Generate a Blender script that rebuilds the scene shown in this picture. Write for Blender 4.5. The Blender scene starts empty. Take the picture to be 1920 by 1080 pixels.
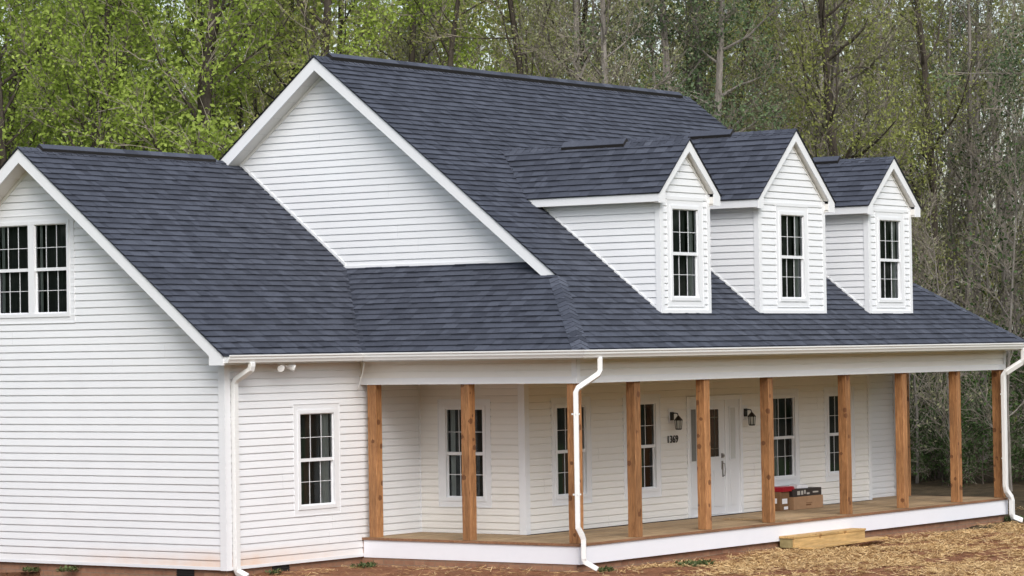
import bpy, math, random
import numpy as np
from mathutils import Vector, Matrix
R = random.Random(7)
sc = bpy.context.scene
COL = sc.collection
rad = math.radians

# ------------------------------------------------------------------ builder
class MB:
    def __init__(s): s.v=[]; s.f=[]; s.m=[]; s.t=[]
    def face(s, pts, tone=1.0, mi=0):
        n=len(s.v); s.v+= [tuple(p) for p in pts]; s.f.append(tuple(range(n,n+len(pts)))); s.m.append(mi); s.t.append(tone)
    def box(s, a, b, tone=1.0, mi=0, M=None):
        x0,y0,z0=a; x1,y1,z1=b
        if x0>x1:x0,x1=x1,x0
        if y0>y1:y0,y1=y1,y0
        if z0>z1:z0,z1=z1,z0
        P=[(x0,y0,z0),(x1,y0,z0),(x1,y1,z0),(x0,y1,z0),(x0,y0,z1),(x1,y0,z1),(x1,y1,z1),(x0,y1,z1)]
        if M is not None: P=[tuple(M@Vector(p)) for p in P]
        n=len(s.v); s.v+=P
        for q in ((0,3,2,1),(4,5,6,7),(0,1,5,4),(1,2,6,5),(2,3,7,6),(3,0,4,7)):
            s.f.append(tuple(n+i for i in q)); s.m.append(mi); s.t.append(tone)
    def prism(s, poly, ax, a, b, tone=1.0, mi=0):
        """polygon given in the two other axes, extruded along axis ax from a to b"""
        def P(p,w):
            q=list(p); q.insert(ax,w); return tuple(q)
        n=len(s.v); k=len(poly)
        s.v+=[P(p,a) for p in poly]+[P(p,b) for p in poly]
        s.f.append(tuple(range(n,n+k))); s.f.append(tuple(range(n+2*k-1,n+k-1,-1))); s.m+=[mi,mi]; s.t+=[tone,tone]
        for i in range(k):
            j=(i+1)%k
            s.f.append((n+i,n+j,n+k+j,n+k+i)); s.m.append(mi); s.t.append(tone)
    def tube(s, pts, rs, n=6, tone=1.0, mi=0, cap=True):
        if not hasattr(rs,'__len__'): rs=[rs]*len(pts)
        base=len(s.v); pts=[Vector(p) for p in pts]
        for i,p in enumerate(pts):
            d=(pts[min(i+1,len(pts)-1)]-pts[max(i-1,0)]).normalized()
            u=d.orthogonal().normalized() if i==0 else (u-d*u.dot(d)).normalized()
            w=d.cross(u)
            for k in range(n):
                a=2*math.pi*k/n
                s.v.append(tuple(p+(u*math.cos(a)+w*math.sin(a))*rs[i]))
        for i in range(len(pts)-1):
            for k in range(n):
                a=base+i*n+k; b=base+i*n+(k+1)%n
                s.f.append((a,b,b+n,a+n)); s.m.append(mi); s.t.append(tone)
        if cap:
            s.f.append(tuple(base+k for k in range(n-1,-1,-1))); s.f.append(tuple(base+(len(pts)-1)*n+k for k in range(n))); s.m+=[mi,mi]; s.t+=[tone,tone]
    def rectpipe(s, pts, w, d, upv, mi=0):
        """rectangular section pipe along pts; w along the cross direction, d along upv"""
        base=len(s.v); pts=[Vector(p) for p in pts]; up=Vector(upv)
        for i,p in enumerate(pts):
            t=(pts[min(i+1,len(pts)-1)]-pts[max(i-1,0)]).normalized()
            side=t.cross(up).normalized(); o=side.cross(t).normalized()
            for (a,b) in ((-1,-1),(1,-1),(1,1),(-1,1)):
                s.v.append(tuple(p+side*(a*w/2)+o*(b*d/2)))
        for i in range(len(pts)-1):
            for k in range(4):
                a=base+i*4+k; b=base+i*4+(k+1)%4
                s.f.append((a,b,b+4,a+4)); s.m.append(mi); s.t.append(1.0)
        s.f.append((base+3,base+2,base+1,base)); e=base+(len(pts)-1)*4; s.f.append((e,e+1,e+2,e+3)); s.m+=[mi,mi]; s.t+=[1,1]
    def build(s, name, mats, parent=None, bevel=0, smooth=False, fix=True):
        me=bpy.data.meshes.new(name); me.from_pydata(s.v,[],s.f)
        if not isinstance(mats,(list,tuple)): mats=[mats]
        for m in mats: me.materials.append(m)
        me.polygons.foreach_set('material_index',s.m)
        at=me.attributes.new('tone','FLOAT','FACE'); at.data.foreach_set('value',[float(t) for t in s.t])
        if smooth: me.polygons.foreach_set('use_smooth',[True]*len(s.f))
        me.update()
        if fix:
            import bmesh
            bm=bmesh.new(); bm.from_mesh(me); bmesh.ops.recalc_face_normals(bm,faces=bm.faces); bm.to_mesh(me); bm.free()
        o=bpy.data.objects.new(name,me); COL.objects.link(o)
        if parent: o.parent=parent
        if bevel:
            b=o.modifiers.new('bevel','BEVEL'); b.width=bevel; b.segments=1; b.limit_method='ANGLE'
        return o

def empty(name,label,cat,loc=(0,0,0),group=None):
    o=bpy.data.objects.new(name,None); COL.objects.link(o); o.location=loc; o.empty_display_size=.2
    tag(o,label,cat,group); return o
def tag(o,label=None,cat=None,group=None,kind=None):
    if label:o['label']=label
    if cat:o['category']=cat
    if group:o['group']=group
    if kind:o['kind']=kind
    return o

# ------------------------------------------------------------------ materials
def mat(name, col, rough=.6, spec=.4, metal=0):
    m=bpy.data.materials.new(name); m.use_nodes=True; nt=m.node_tree; b=nt.nodes['Principled BSDF']
    b.inputs['Base Color'].default_value=(*col,1); b.inputs['Roughness'].default_value=rough
    b.inputs['Specular IOR Level'].default_value=spec; b.inputs['Metallic'].default_value=metal
    return m,nt,b
def N(nt,t,**k):
    n=nt.nodes.new(t)
    for a,v in k.items(): setattr(n,a,v)
    return n
def noise(nt,scale,detail=4,rough=.6,vec=None,dist=0):
    n=N(nt,'ShaderNodeTexNoise'); n.inputs['Scale'].default_value=scale; n.inputs['Detail'].default_value=detail
    n.inputs['Roughness'].default_value=rough; n.inputs['Distortion'].default_value=dist
    if vec is not None: nt.links.new(vec,n.inputs['Vector'])
    return n.outputs['Fac']
def ramp(nt,fac,stops):
    r=N(nt,'ShaderNodeValToRGB'); nt.links.new(fac,r.inputs['Fac']); e=r.color_ramp.elements
    e[0].position,e[0].color=stops[0][0],(*stops[0][1],1); e[1].position,e[1].color=stops[-1][0],(*stops[-1][1],1)
    for p,c in stops[1:-1]: x=e.new(p); x.color=(*c,1)
    return r.outputs['Color']
def mul(nt,a,b,fac=1,mode='MULTIPLY'):
    m=N(nt,'ShaderNodeMix',data_type='RGBA',blend_type=mode)
    if hasattr(fac,'links'): nt.links.new(fac,m.inputs[0])
    else: m.inputs[0].default_value=fac
    for s,i in ((a,6),(b,7)):
        if hasattr(s,'links'): nt.links.new(s,m.inputs[i])
        else: m.inputs[i].default_value=(*s,1)
    return m.outputs[2]
def mathn(nt,op,a,b=None,clamp=False):
    m=N(nt,'ShaderNodeMath',operation=op); m.use_clamp=clamp
    for s,i in ((a,0),(b,1)):
        if s is None: continue
        if hasattr(s,'links'): nt.links.new(s,m.inputs[i])
        else: m.inputs[i].default_value=s
    return m.outputs[0]
def objvec(nt,scale=None,rot=None):
    c=N(nt,'ShaderNodeTexCoord').outputs['Object']
    if scale or rot:
        mp=N(nt,'ShaderNodeMapping'); nt.links.new(c,mp.inputs[0])
        if scale: mp.inputs['Scale'].default_value=scale
        if rot: mp.inputs['Rotation'].default_value=rot
        return mp.outputs[0]
    return c
def tone(nt,name='tone'):
    a=N(nt,'ShaderNodeAttribute'); a.attribute_name=name; return a.outputs['Fac']
def bump(nt,b,h,strength=.3,dist=.01):
    n=N(nt,'ShaderNodeBump'); n.inputs['Strength'].default_value=strength; n.inputs['Distance'].default_value=dist
    nt.links.new(h,n.inputs['Height']); nt.links.new(n.outputs[0],b.inputs['Normal'])
def graycol(nt,fac,lo,hi):
    return ramp(nt,fac,[(0,(lo,)*3),(1,(hi,)*3)])

def m_siding(base=(.83,.84,.86),nm='vinyl siding'):
    m,nt,b=mat(nm,(.80,.81,.83),.42,.4)
    v=objvec(nt)
    c=mul(nt,base,graycol(nt,noise(nt,1.3,3,.5,v),.93,1.0))
    c=mul(nt,c,graycol(nt,noise(nt,7,4,.6,objvec(nt,(1,1,6))),.95,1.0))
    # clay splashed along the lowest courses near the corner
    sp=N(nt,'ShaderNodeSeparateXYZ'); nt.links.new(v,sp.inputs[0])
    low=mathn(nt,'SUBTRACT',.30,sp.outputs[2],True)
    n=mathn(nt,'MULTIPLY',low,3.6)
    r=mathn(nt,'ADD',mathn(nt,'ABSOLUTE',sp.outputs[0]),mathn(nt,'ABSOLUTE',sp.outputs[1]))
    near=mathn(nt,'SUBTRACT',1,mathn(nt,'MULTIPLY',r,.28),True)
    k=mathn(nt,'MULTIPLY',mathn(nt,'MULTIPLY',n,mathn(nt,'ADD',near,.12)),noise(nt,2.4,4,.6,v),True)
    c=mul(nt,c,(.72,.42,.22),mathn(nt,'MULTIPLY',k,1.0,True),'MIX')
    c=mul(nt,c,graycol(nt,tone(nt),0,1))
    nt.links.new(c,b.inputs['Base Color'])
    bump(nt,b,noise(nt,3.2,2,.5,objvec(nt,(1,1,.6))),.35,.02)
    return m
def m_trim(name='white trim',col=(.80,.81,.83),rough=.4):
    m,nt,b=mat(name,col,rough,.4)
    c=mul(nt,col,graycol(nt,noise(nt,4,5,.65,objvec(nt)),.93,1))
    nt.links.new(c,b.inputs['Base Color']); return m
def m_shingle():
    m,nt,b=mat('asphalt shingles',(.06,.065,.08),.85,.35)
    t=tone(nt)
    c=ramp(nt,t,[(0,(.010,.011,.018)),(.3,(.036,.041,.057)),(.65,(.066,.074,.099)),(1,(.115,.126,.158))])
    c=mul(nt,c,graycol(nt,noise(nt,26,5,.85,objvec(nt)),.45,1.5))
    c=mul(nt,c,graycol(nt,noise(nt,.9,3,.6,objvec(nt)),.85,1.12))
    nt.links.new(c,b.inputs['Base Color'])
    bump(nt,b,noise(nt,160,2,.6,objvec(nt)),.5,.004)
    return m
def m_wood(name,c0,c1,grain=(1,1,1),knots=True,rough=.65,kc=(.10,.035,.015)):
    m,nt,b=mat(name,c0,rough,.3)
    oi=N(nt,'ShaderNodeObjectInfo')
    ad=N(nt,'ShaderNodeVectorMath',operation='ADD'); nt.links.new(objvec(nt),ad.inputs[0])
    sc_=N(nt,'ShaderNodeVectorMath',operation='SCALE'); nt.links.new(oi.outputs['Location'],sc_.inputs[0]); sc_.inputs['Scale'].default_value=3.3
    nt.links.new(sc_.outputs[0],ad.inputs[1])
    mp=N(nt,'ShaderNodeMapping'); nt.links.new(ad.outputs[0],mp.inputs[0]); mp.inputs['Scale'].default_value=grain
    g=noise(nt,9,5,.6,mp.outputs[0],1.2)
    c=ramp(nt,g,[(.3,c0),(.7,c1)])
    g2=noise(nt,1.7,3,.5,ad.outputs[0])
    c=mul(nt,c,graycol(nt,g2,.6,1.3))
    st_=noise(nt,2.6,4,.65,mp.outputs[0]); c=mul(nt,c,graycol(nt,st_,.35,1.6))
    c=mul(nt,c,graycol(nt,oi.outputs['Random'],.78,1.25))
    if knots:
        vo=N(nt,'ShaderNodeTexVoronoi'); nt.links.new(ad.outputs[0],vo.inputs['Vector']); vo.inputs['Scale'].default_value=4.6
        k=mathn(nt,'LESS_THAN',mathn(nt,'ADD',vo.outputs['Distance'],mathn(nt,'MULTIPLY',g,.16)),.29)
        c=mul(nt,c,kc,mathn(nt,'MULTIPLY',k,.75),'MIX')
    c=mul(nt,c,graycol(nt,tone(nt),0,1))
    nt.links.new(c,b.inputs['Base Color']); bump(nt,b,g,.3,.004)
    return m
def m_plain(name,col,rough=.5,spec=.4,metal=0,var=.12,sc_=8):
    m,nt,b=mat(name,col,rough,spec,metal)
    c=mul(nt,col,graycol(nt,noise(nt,sc_,4,.6,objvec(nt)),1-var,1+var)); nt.links.new(c,b.inputs['Base Color'])
    return m
def m_glass():
    m=bpy.data.materials.new('window glass'); m.use_nodes=True; nt=m.node_tree; nt.nodes.clear()
    out=N(nt,'ShaderNodeOutputMaterial'); mx=N(nt,'ShaderNodeMixShader'); fr=N(nt,'ShaderNodeFresnel'); fr.inputs[0].default_value=1.5
    tr=N(nt,'ShaderNodeBsdfTransparent'); tr.inputs[0].default_value=(.72,.76,.74,1)
    gl=N(nt,'ShaderNodeBsdfGlossy'); gl.inputs['Roughness'].default_value=.03; gl.inputs['Color'].default_value=(.8,.85,.9,1)
    bp=N(nt,'ShaderNodeBump'); bp.inputs['Strength'].default_value=.05; nt.links.new(noise(nt,2.5,1,.4,objvec(nt)),bp.inputs['Height']); nt.links.new(bp.outputs[0],gl.inputs['Normal'])
    nt.links.new(fr.outputs[0],mx.inputs[0]); nt.links.new(tr.outputs[0],mx.inputs[1]); nt.links.new(gl.outputs[0],mx.inputs[2]); nt.links.new(mx.outputs[0],out.inputs[0])
    return m
def m_leaf(name,c0,c1,trans=.35):
    m=bpy.data.materials.new(name); m.use_nodes=True; nt=m.node_tree; b=nt.nodes['Principled BSDF']; out=nt.nodes['Material Output']
    oi=N(nt,'ShaderNodeObjectInfo')
    f=mathn(nt,'ADD',mathn(nt,'MULTIPLY',tone(nt),.7),mathn(nt,'MULTIPLY',oi.outputs['Random'],.3))
    c=ramp(nt,f,[(0.1,c0),(.9,c1)])
    nt.links.new(c,b.inputs['Base Color']); b.inputs['Roughness'].default_value=.6; b.inputs['Specular IOR Level'].default_value=.25
    t=N(nt,'ShaderNodeBsdfTranslucent'); nt.links.new(c,t.inputs[0])
    mx=N(nt,'ShaderNodeMixShader'); mx.inputs[0].default_value=trans; nt.links.new(b.outputs[0],mx.inputs[1]); nt.links.new(t.outputs[0],mx.inputs[2]); nt.links.new(mx.outputs[0],out.inputs[0])
    return m
def m_bark(name,c0,c1):
    m,nt,b=mat(name,c0,.9,.15)
    g=noise(nt,5,5,.7,objvec(nt,(2.5,2.5,.7))); c=ramp(nt,g,[(.3,c0),(.72,c1)])
    oi=N(nt,'ShaderNodeObjectInfo'); c=mul(nt,c,graycol(nt,oi.outputs['Random'],.7,1.25))
    nt.links.new(c,b.inputs['Base Color']); bump(nt,b,g,.7,.04); return m

SID=m_siding(); SIDPORCH=m_siding((.85,.828,.79),'vinyl siding with porch bounce tint'); TRIM=m_trim(); GUT=m_trim('gutter enamel',(.80,.80,.79),.3); BAND=m_trim('painted skirt board',(.84,.85,.90),.45)  # porch copy of the siding has warm bounce light put into its colour
SHN=m_shingle(); GLASS=m_glass()
CEDAR=m_wood('cedar post',(.18,.075,.030),(.46,.235,.10),(7,7,.5))
DECKM=m_wood('deck boards',(.36,.245,.135),(.50,.36,.215),(.5,8,8),False,.7)
DECKE=m_wood('deck edge',(.26,.13,.07),(.38,.2,.11),(.6,6,6),False,.7)
YEL=m_wood('yellow pine lumber',(.60,.37,.14),(.72,.48,.21),(.6,7,7),True,.6,(.28,.13,.04))
GREENW=m_wood('treated lumber end',(.27,.22,.10),(.38,.31,.15),(6,1,1),False,.8)
DARK=m_plain('dark interior',(.018,.018,.02),.9,.1)
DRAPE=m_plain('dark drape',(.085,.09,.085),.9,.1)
CURT=m_plain('pale curtain',(.55,.56,.55),.9,.1)
ROOMDARK=m_plain('dark window backing',(.045,.047,.045),.9,.1)  # added backing behind the panes; the room's darkness is put into its colour
BLACK=m_plain('black metal',(.012,.012,.012),.4,.5)
VENT=m_plain('dark vent',(.02,.018,.017),.6,.3)
DOORM=m_trim('painted door',(.74,.75,.77),.35)
NICK=m_plain('satin nickel',(.35,.34,.33),.3,.5,1)
CARD=m_plain('cardboard',(.33,.20,.115),.85,.15,0,.2,6)
CARDD=m_plain('printed black carton',(.03,.022,.02),.5,.4)
REDM=m_plain('red plastic wrap',(.42,.015,.03),.3,.5)
WHT=m_plain('white wrap',(.72,.72,.76),.35,.5)
LGLASS=m_plain('frosted lantern glass',(.55,.55,.52),.2,.6)
TAN=m_trim('tan soffit',(.56,.40,.26),.6)
SOFF=m_trim('soffit vinyl',(.78,.76,.73),.5)

def m_brick():
    m,nt,b=mat('brick foundation',(.3,.13,.08),.9,.15)
    v=N(nt,'ShaderNodeTexCoord').outputs['Object']
    sp=N(nt,'ShaderNodeSeparateXYZ'); nt.links.new(v,sp.inputs[0])
    cb=N(nt,'ShaderNodeCombineXYZ'); nt.links.new(mathn(nt,'ADD',sp.outputs[0],sp.outputs[1]),cb.inputs[0]); nt.links.new(sp.outputs[2],cb.inputs[1])
    br=N(nt,'ShaderNodeTexBrick'); nt.links.new(cb.outputs[0],br.inputs['Vector'])
    br.inputs['Color1'].default_value=(.27,.14,.09,1); br.inputs['Color2'].default_value=(.34,.19,.12,1); br.inputs['Mortar'].default_value=(.25,.17,.12,1)
    br.inputs['Scale'].default_value=1; br.inputs['Brick Width'].default_value=.2; br.inputs['Row Height'].default_value=.075; br.inputs['Mortar Size'].default_value=.008
    c=mul(nt,br.outputs['Color'],graycol(nt,noise(nt,9,5,.7,v),.6,1.3))
    nt.links.new(c,b.inputs['Base Color']); bump(nt,b,noise(nt,20,5,.7,v),.5,.02); return m
BRICK=m_brick()

# ------------------------------------------------------------------ dimensions (metres)
H=3.05; He=3.178; X1=4.866; XD=3.312; PP=4.095; XE=17.837; ZT=.264; ZB=-.049; YM=2.056; XF=16.25; YJ=-1.78
OX=.364; OY=.289; OH=.324; OG=.329
YR1=3.824; ZR1=6.446; YR2=1.817; ZR2=8.073; XR=15.993; ZG=4.572; YD=3.715; BM=2.667
YE=-PP-OH
S1=(ZR1-He)/(YR1+OY); S2=(ZR2-He)/(YR2-YE); XL=XD-OH; SP=(ZG-He)/(X1-XL)
YV=(ZG-He)/S1-OY; YH=YE+(ZG-He)/S2; XRE=XE+OH
YB=7.65; YBE=2*YR1+OY
zm=lambda y:He+S2*(y-YE)
zw=lambda y:He+S1*(y+OY)

# ------------------------------------------------------------------ coursed surfaces
def spans(poly,v):
    xs=[]
    n=len(poly)
    for i in range(n):
        (a,b),(c,d)=poly[i],poly[(i+1)%n]
        if (b<=v<d) or (d<=v<b): xs.append((a+(c-a)*(v-b)/(d-b),i))
    xs.sort(); return [(xs[i],xs[i+1]) for i in range(0,len(xs)-1,2)]
def courses(mb,poly,holes,h,prof,org,U,V,Nn,v0=0.0,tabs=None,rng=None,bandtone=None,seam=None):
    org=Vector(org);U=Vector(U).normalized();V=Vector(V).normalized();Nn=Vector(Nn).normalized()
    P=lambda u,v,d: org+U*u+V*v+Nn*d
    vmin=min(p[1] for p in poly); vmax=max(p[1] for p in poly)
    brk=sorted(set([p[1] for p in poly]+[q for hh in holes for q in (hh[1],hh[3])]))
    n=len(poly)
    def edge_u(i,v):
        (a,b),(c,d)=poly[i],poly[(i+1)%n]
        return a+(c-a)*(v-b)/(d-b)
    k=math.floor((vmin-v0)/h); scuts=None
    while v0+k*h<vmax-1e-6:
        b0=v0+k*h
        # tab layout for this course
        cuts=None
        if tabs:
            cuts=[]; u=min(p[0] for p in poly)-rng.random()*.3
            while u<max(p[0] for p in poly)+.4:
                w=rng.uniform(*tabs); tn=rng.random(); up=rng.choice((0,0,.0045))
                cuts.append((u,u+w,tn,up)); u+=w
        if seam:
            if k%2==0 or scuts is None:
                scuts=[]; u=min(p[0] for p in poly)-seam.uniform(0,3.2)
                while u<max(p[0] for p in poly)+.4:
                    w=seam.uniform(2.6,3.7); scuts.append((u,u+w,seam.random(),seam.choice((0,.0011)))); u+=w
            cuts=scuts
        ctone=rng.random() if rng else .5
        for si,(t0,d0,t1,d1) in enumerate(prof):
            a=b0+t0*h; b=b0+t1*h
            pts=[a]+[q for q in brk if a+1e-5<q<b-1e-5]+[b]
            for j in range(len(pts)-1):
                p,q=pts[j],pts[j+1]
                if q<=vmin+1e-6 or p>=vmax-1e-6: continue
                mid=(p+q)/2
                da=d0+(d1-d0)*((p-a)/(b-a)); db=d0+(d1-d0)*((q-a)/(b-a))
                for (xl,il),(xr,ir) in spans(poly,mid):
                    l0,l1,r0,r1=edge_u(il,p),edge_u(il,q),edge_u(ir,p),edge_u(ir,q)
                    segs=[(l0,l1,r0,r1)]
                    for hh in holes:
                        if hh[1]<mid<hh[3]:
                            ns=[]
                            for (A,B,C,D) in segs:
                                if max(C,D)<=hh[0] or min(A,B)>=hh[2]: ns.append((A,B,C,D)); continue
                                if min(A,B)<hh[0]: ns.append((A,B,hh[0],hh[0]))
                                if max(C,D)>hh[2]: ns.append((hh[2],hh[2],C,D))
                            segs=ns
                    for (A,B,C,D) in segs:
                        if cuts is None: pieces=[(A,B,C,D,1.0 if bandtone is None else bandtone[si],0)]
                        else:
                            pieces=[]
                            for (u0,u1,tn,up) in cuts:
                                a0=max(A,u0);b0_=max(B,u0);c0=min(C,u1);d0_=min(D,u1)
                                if c0<=a0 and d0_<=b0_: continue
                                c0=max(c0,a0);d0_=max(d0_,b0_)
                                tt=(tn*.8+ctone*.2)
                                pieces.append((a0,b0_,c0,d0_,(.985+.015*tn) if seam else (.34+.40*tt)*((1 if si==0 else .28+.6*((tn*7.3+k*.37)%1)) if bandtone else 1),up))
                        for (a0,b1,c0,d1_,tt,up) in pieces:
                            mb.face([P(a0,p,da+up),P(c0,p,da+up),P(d1_,q,db+up),P(b1,q,db+up)],tt)
                            if si==0 and j==0:   # the lip under each course
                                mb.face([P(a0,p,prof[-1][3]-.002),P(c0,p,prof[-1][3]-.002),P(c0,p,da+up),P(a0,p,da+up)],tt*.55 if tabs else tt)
        k+=1
SPROF=[(0,.016,.80,.006),(.80,.006,.87,-.003),(.87,-.003,1,-.003)]
CH=.1125
def siding(mb,poly,holes,org,U,Nn,v0=0.0):
    courses(mb,poly,holes,CH,SPROF,org,U,(0,0,1),Nn,v0,seam=random.Random(len(poly)*7+int(abs(org[0])*10)))
RPROF=[(0,.017,.74,.004),(.74,.004,1,.0)]
def roofpart(name,poly3,org,U,V,parent,seed=1,mb=None,build=True):
    """poly3 in (u,v) on the slope"""
    U=Vector(U).normalized();V=Vector(V).normalized();Nn=U.cross(V)
    if Nn.z<0: Nn=-Nn
    mb=mb or MB()
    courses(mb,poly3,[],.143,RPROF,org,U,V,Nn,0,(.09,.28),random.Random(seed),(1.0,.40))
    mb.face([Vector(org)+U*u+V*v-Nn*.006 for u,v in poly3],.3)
    return mb.build(name,SHN,parent,fix=False) if build else mb

# ------------------------------------------------------------------ the house
house=empty('farmhouse','white sided farmhouse with dark shingle roof, three dormers and a cedar post porch','house',(0,0,-.3))
def part(name,mb,m,parent=None,**k):
    p=parent or house
    o=mb.build(name,m,p,**k)
    if p is house: o.matrix_parent_inverse=Matrix.Translation((0,0,.3))
    return o
def sub(name,mb,m,parent,**k): return mb.build(name,m,parent,**k)

# window records: plane, along-coordinate left edge, bottom, width, height
WH=1.42; WZ=.83
FR=.055; SU=.10      # frame width, outer surround width
def hole(u0,z0,w,h=WH,s=SU+FR): return (u0-s,z0-s,u0+w+s,z0+h+s)

# wall planes
# A: wing gable wall X=0 (U=-Y seen from outside; use u=-y)
def hA(y0,z0,w,h=WH,s=SU+FR): return (-(y0+w)-s,z0-s,-y0+s,z0+h+s)
mb=MB()
ridge_in=ZR1-.21
gb=[(0,0),(0,H-.02),(-YR1,ridge_in),(-(2*YR1),H-.02),(-(2*YR1),0)]
siding(mb,gb,[(-4.74,3.80,-3.08,5.335)],(0,0,0),(0,-1,0),(-1,0,0))
part('wing_gable_siding',mb,SID,fix=False)
# B: wing front wall Y=0
mb=MB()
siding(mb,[(0,0),(XD,0),(XD,ZT),(X1,ZT),(X1,H),(0,H)],[hole(1.76,WZ,.84)],(0,0,0),(1,0,0),(0,-1,0))
part('wing_front_siding',mb,SID,fix=False)
# C: side wall under porch X=X1
mb=MB()
siding(mb,[(0,ZT),(YM,ZT),(YM,H),(0,H)],[hole(.53,WZ,.73)],(X1,0,0),(0,-1,0),(-1,0,0))
part('side_siding',mb,SIDPORCH,fix=False)
# D: front wall Y=-YM
mb=MB()
siding(mb,[(X1,ZT),(XF,ZT),(XF,H),(X1,H)],[hole(5.76,WZ,.84),hole(7.88,WZ,.84),(9.72,ZT-.02,11.56,2.34),hole(12.6,WZ,.82),hole(14.68,WZ,.82)],(0,-YM,0),(1,0,0),(0,-1,0))
part('front_siding',mb,SIDPORCH,fix=False)
# E: bump at the right end
mb=MB()
siding(mb,[(XF,ZT),(XE,ZT),(XE,H),(XF,H)],[],(0,YJ,0),(1,0,0),(0,-1,0))
siding(mb,[(YJ,-.05),(YB,-.05),(YB,H),(YJ,H)],[],(XE,0,0),(0,1,0),(1,0,0))
part('end_siding',mb,SID,fix=False)
# F: main gable wall X=X1 above side porch roof / wing roof
mb=MB()
t=.21
yF=YH+.02
gp=[(-YR2,ZR2-t-.03)]
yl=YE+(ZG-He+t+.03)/S2
gp=[(-yl,ZG),(-YR2,ZR2-t-.03),(-(2*YR2-yl),ZG)]
siding(mb,gp,[],(X1,0,0),(0,-1,0),(-1,0,0),v0=ZG)
part('main_gable_siding',mb,SID,fix=False)
# G: plain closing walls at the back and far gable
mb=MB()
siding(mb,[(0,-.05),(XE,-.05),(XE,H),(0,H)],[],(0,YB,0),(1,0,0),(0,1,0))
gp2=[(yl,ZG-1.4),(YR2,ZR2-t-.03),(2*YR2-yl,ZG-1.4)]
siding(mb,[(yl-1.75,ZG-1.4),(YR2,ZR2-t-.03),(2*YR2-yl+1.75,ZG-1.4)],[],(XR,0,0),(0,1,0),(1,0,0))
part('rear_siding',mb,SID,fix=False)
# floor slab inside so that nothing shows through windows
mb=MB(); mb.box((.1,.1,-.2),(XE-.1,YB-.1,0)); mb.box((X1+.1,-YM+.1,-.2),(XF-.1,.1,0)); part('interior_floor',mb,DARK)

# corner boards, frieze strips
mb=MB()
w=.095
mb.box((-.03,-.03,-.04),(-.001,w,H-.03)); mb.box((-.001,-.03,-.04),(w,-.001,H-.03))
part('corner_board',mb,TRIM)
mb=MB(); mb.box((X1-.03,-YM-.03,ZT),(X1-.001,-YM+w,H-.1)); mb.box((X1-.001,-YM-.03,ZT),(X1+w,-YM-.001,H-.1)); part('corner_board',mb,TRIM)
mb=MB(); mb.box((XF-.07,-YM-.03,ZT),(XF+.03,-YM-.001,H-.1)); mb.box((XF,-YM-.001,ZT),(XF+.03,YJ-.02,H-.1)); part('corner_board',mb,TRIM)
mb=MB(); mb.box((XE-.10,YJ-.03,ZT),(XE+.03,YJ-.001,H-.1)); mb.box((XE,YJ-.001,0),(XE+.03,YJ+w,H-.1)); part('corner_board',mb,TRIM)
mb=MB(); mb.box((X1-.028,-.028,ZT),(X1-.008,-.008,H-.1)); part('inside_corner_strip',mb,TRIM)
mb=MB(); mb.box((-.022,.1,-.035),(-.001,2*YR1,.012)); mb.box((.1,-.022,-.035),(XD,-.001,.012)); part('starter_strip',mb,TRIM)
mb=MB(); mb.prism([(YV,ZG+.03),(YR1,ZR1+.03),(YR1,ZR1+.075),(YV,ZG+.085)],0,X1-.026,X1-.002); part('gable_rake_flashing',mb,TRIM)
mb=MB(); mb.box((X1-.03,-(-yl)-0.0,ZG-.005),(X1-.002,2*YR2-yl,ZG+.035)); part('gable_base_trim',mb,TRIM)
# J channel ticks beside openings handled by surrounds

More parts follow.
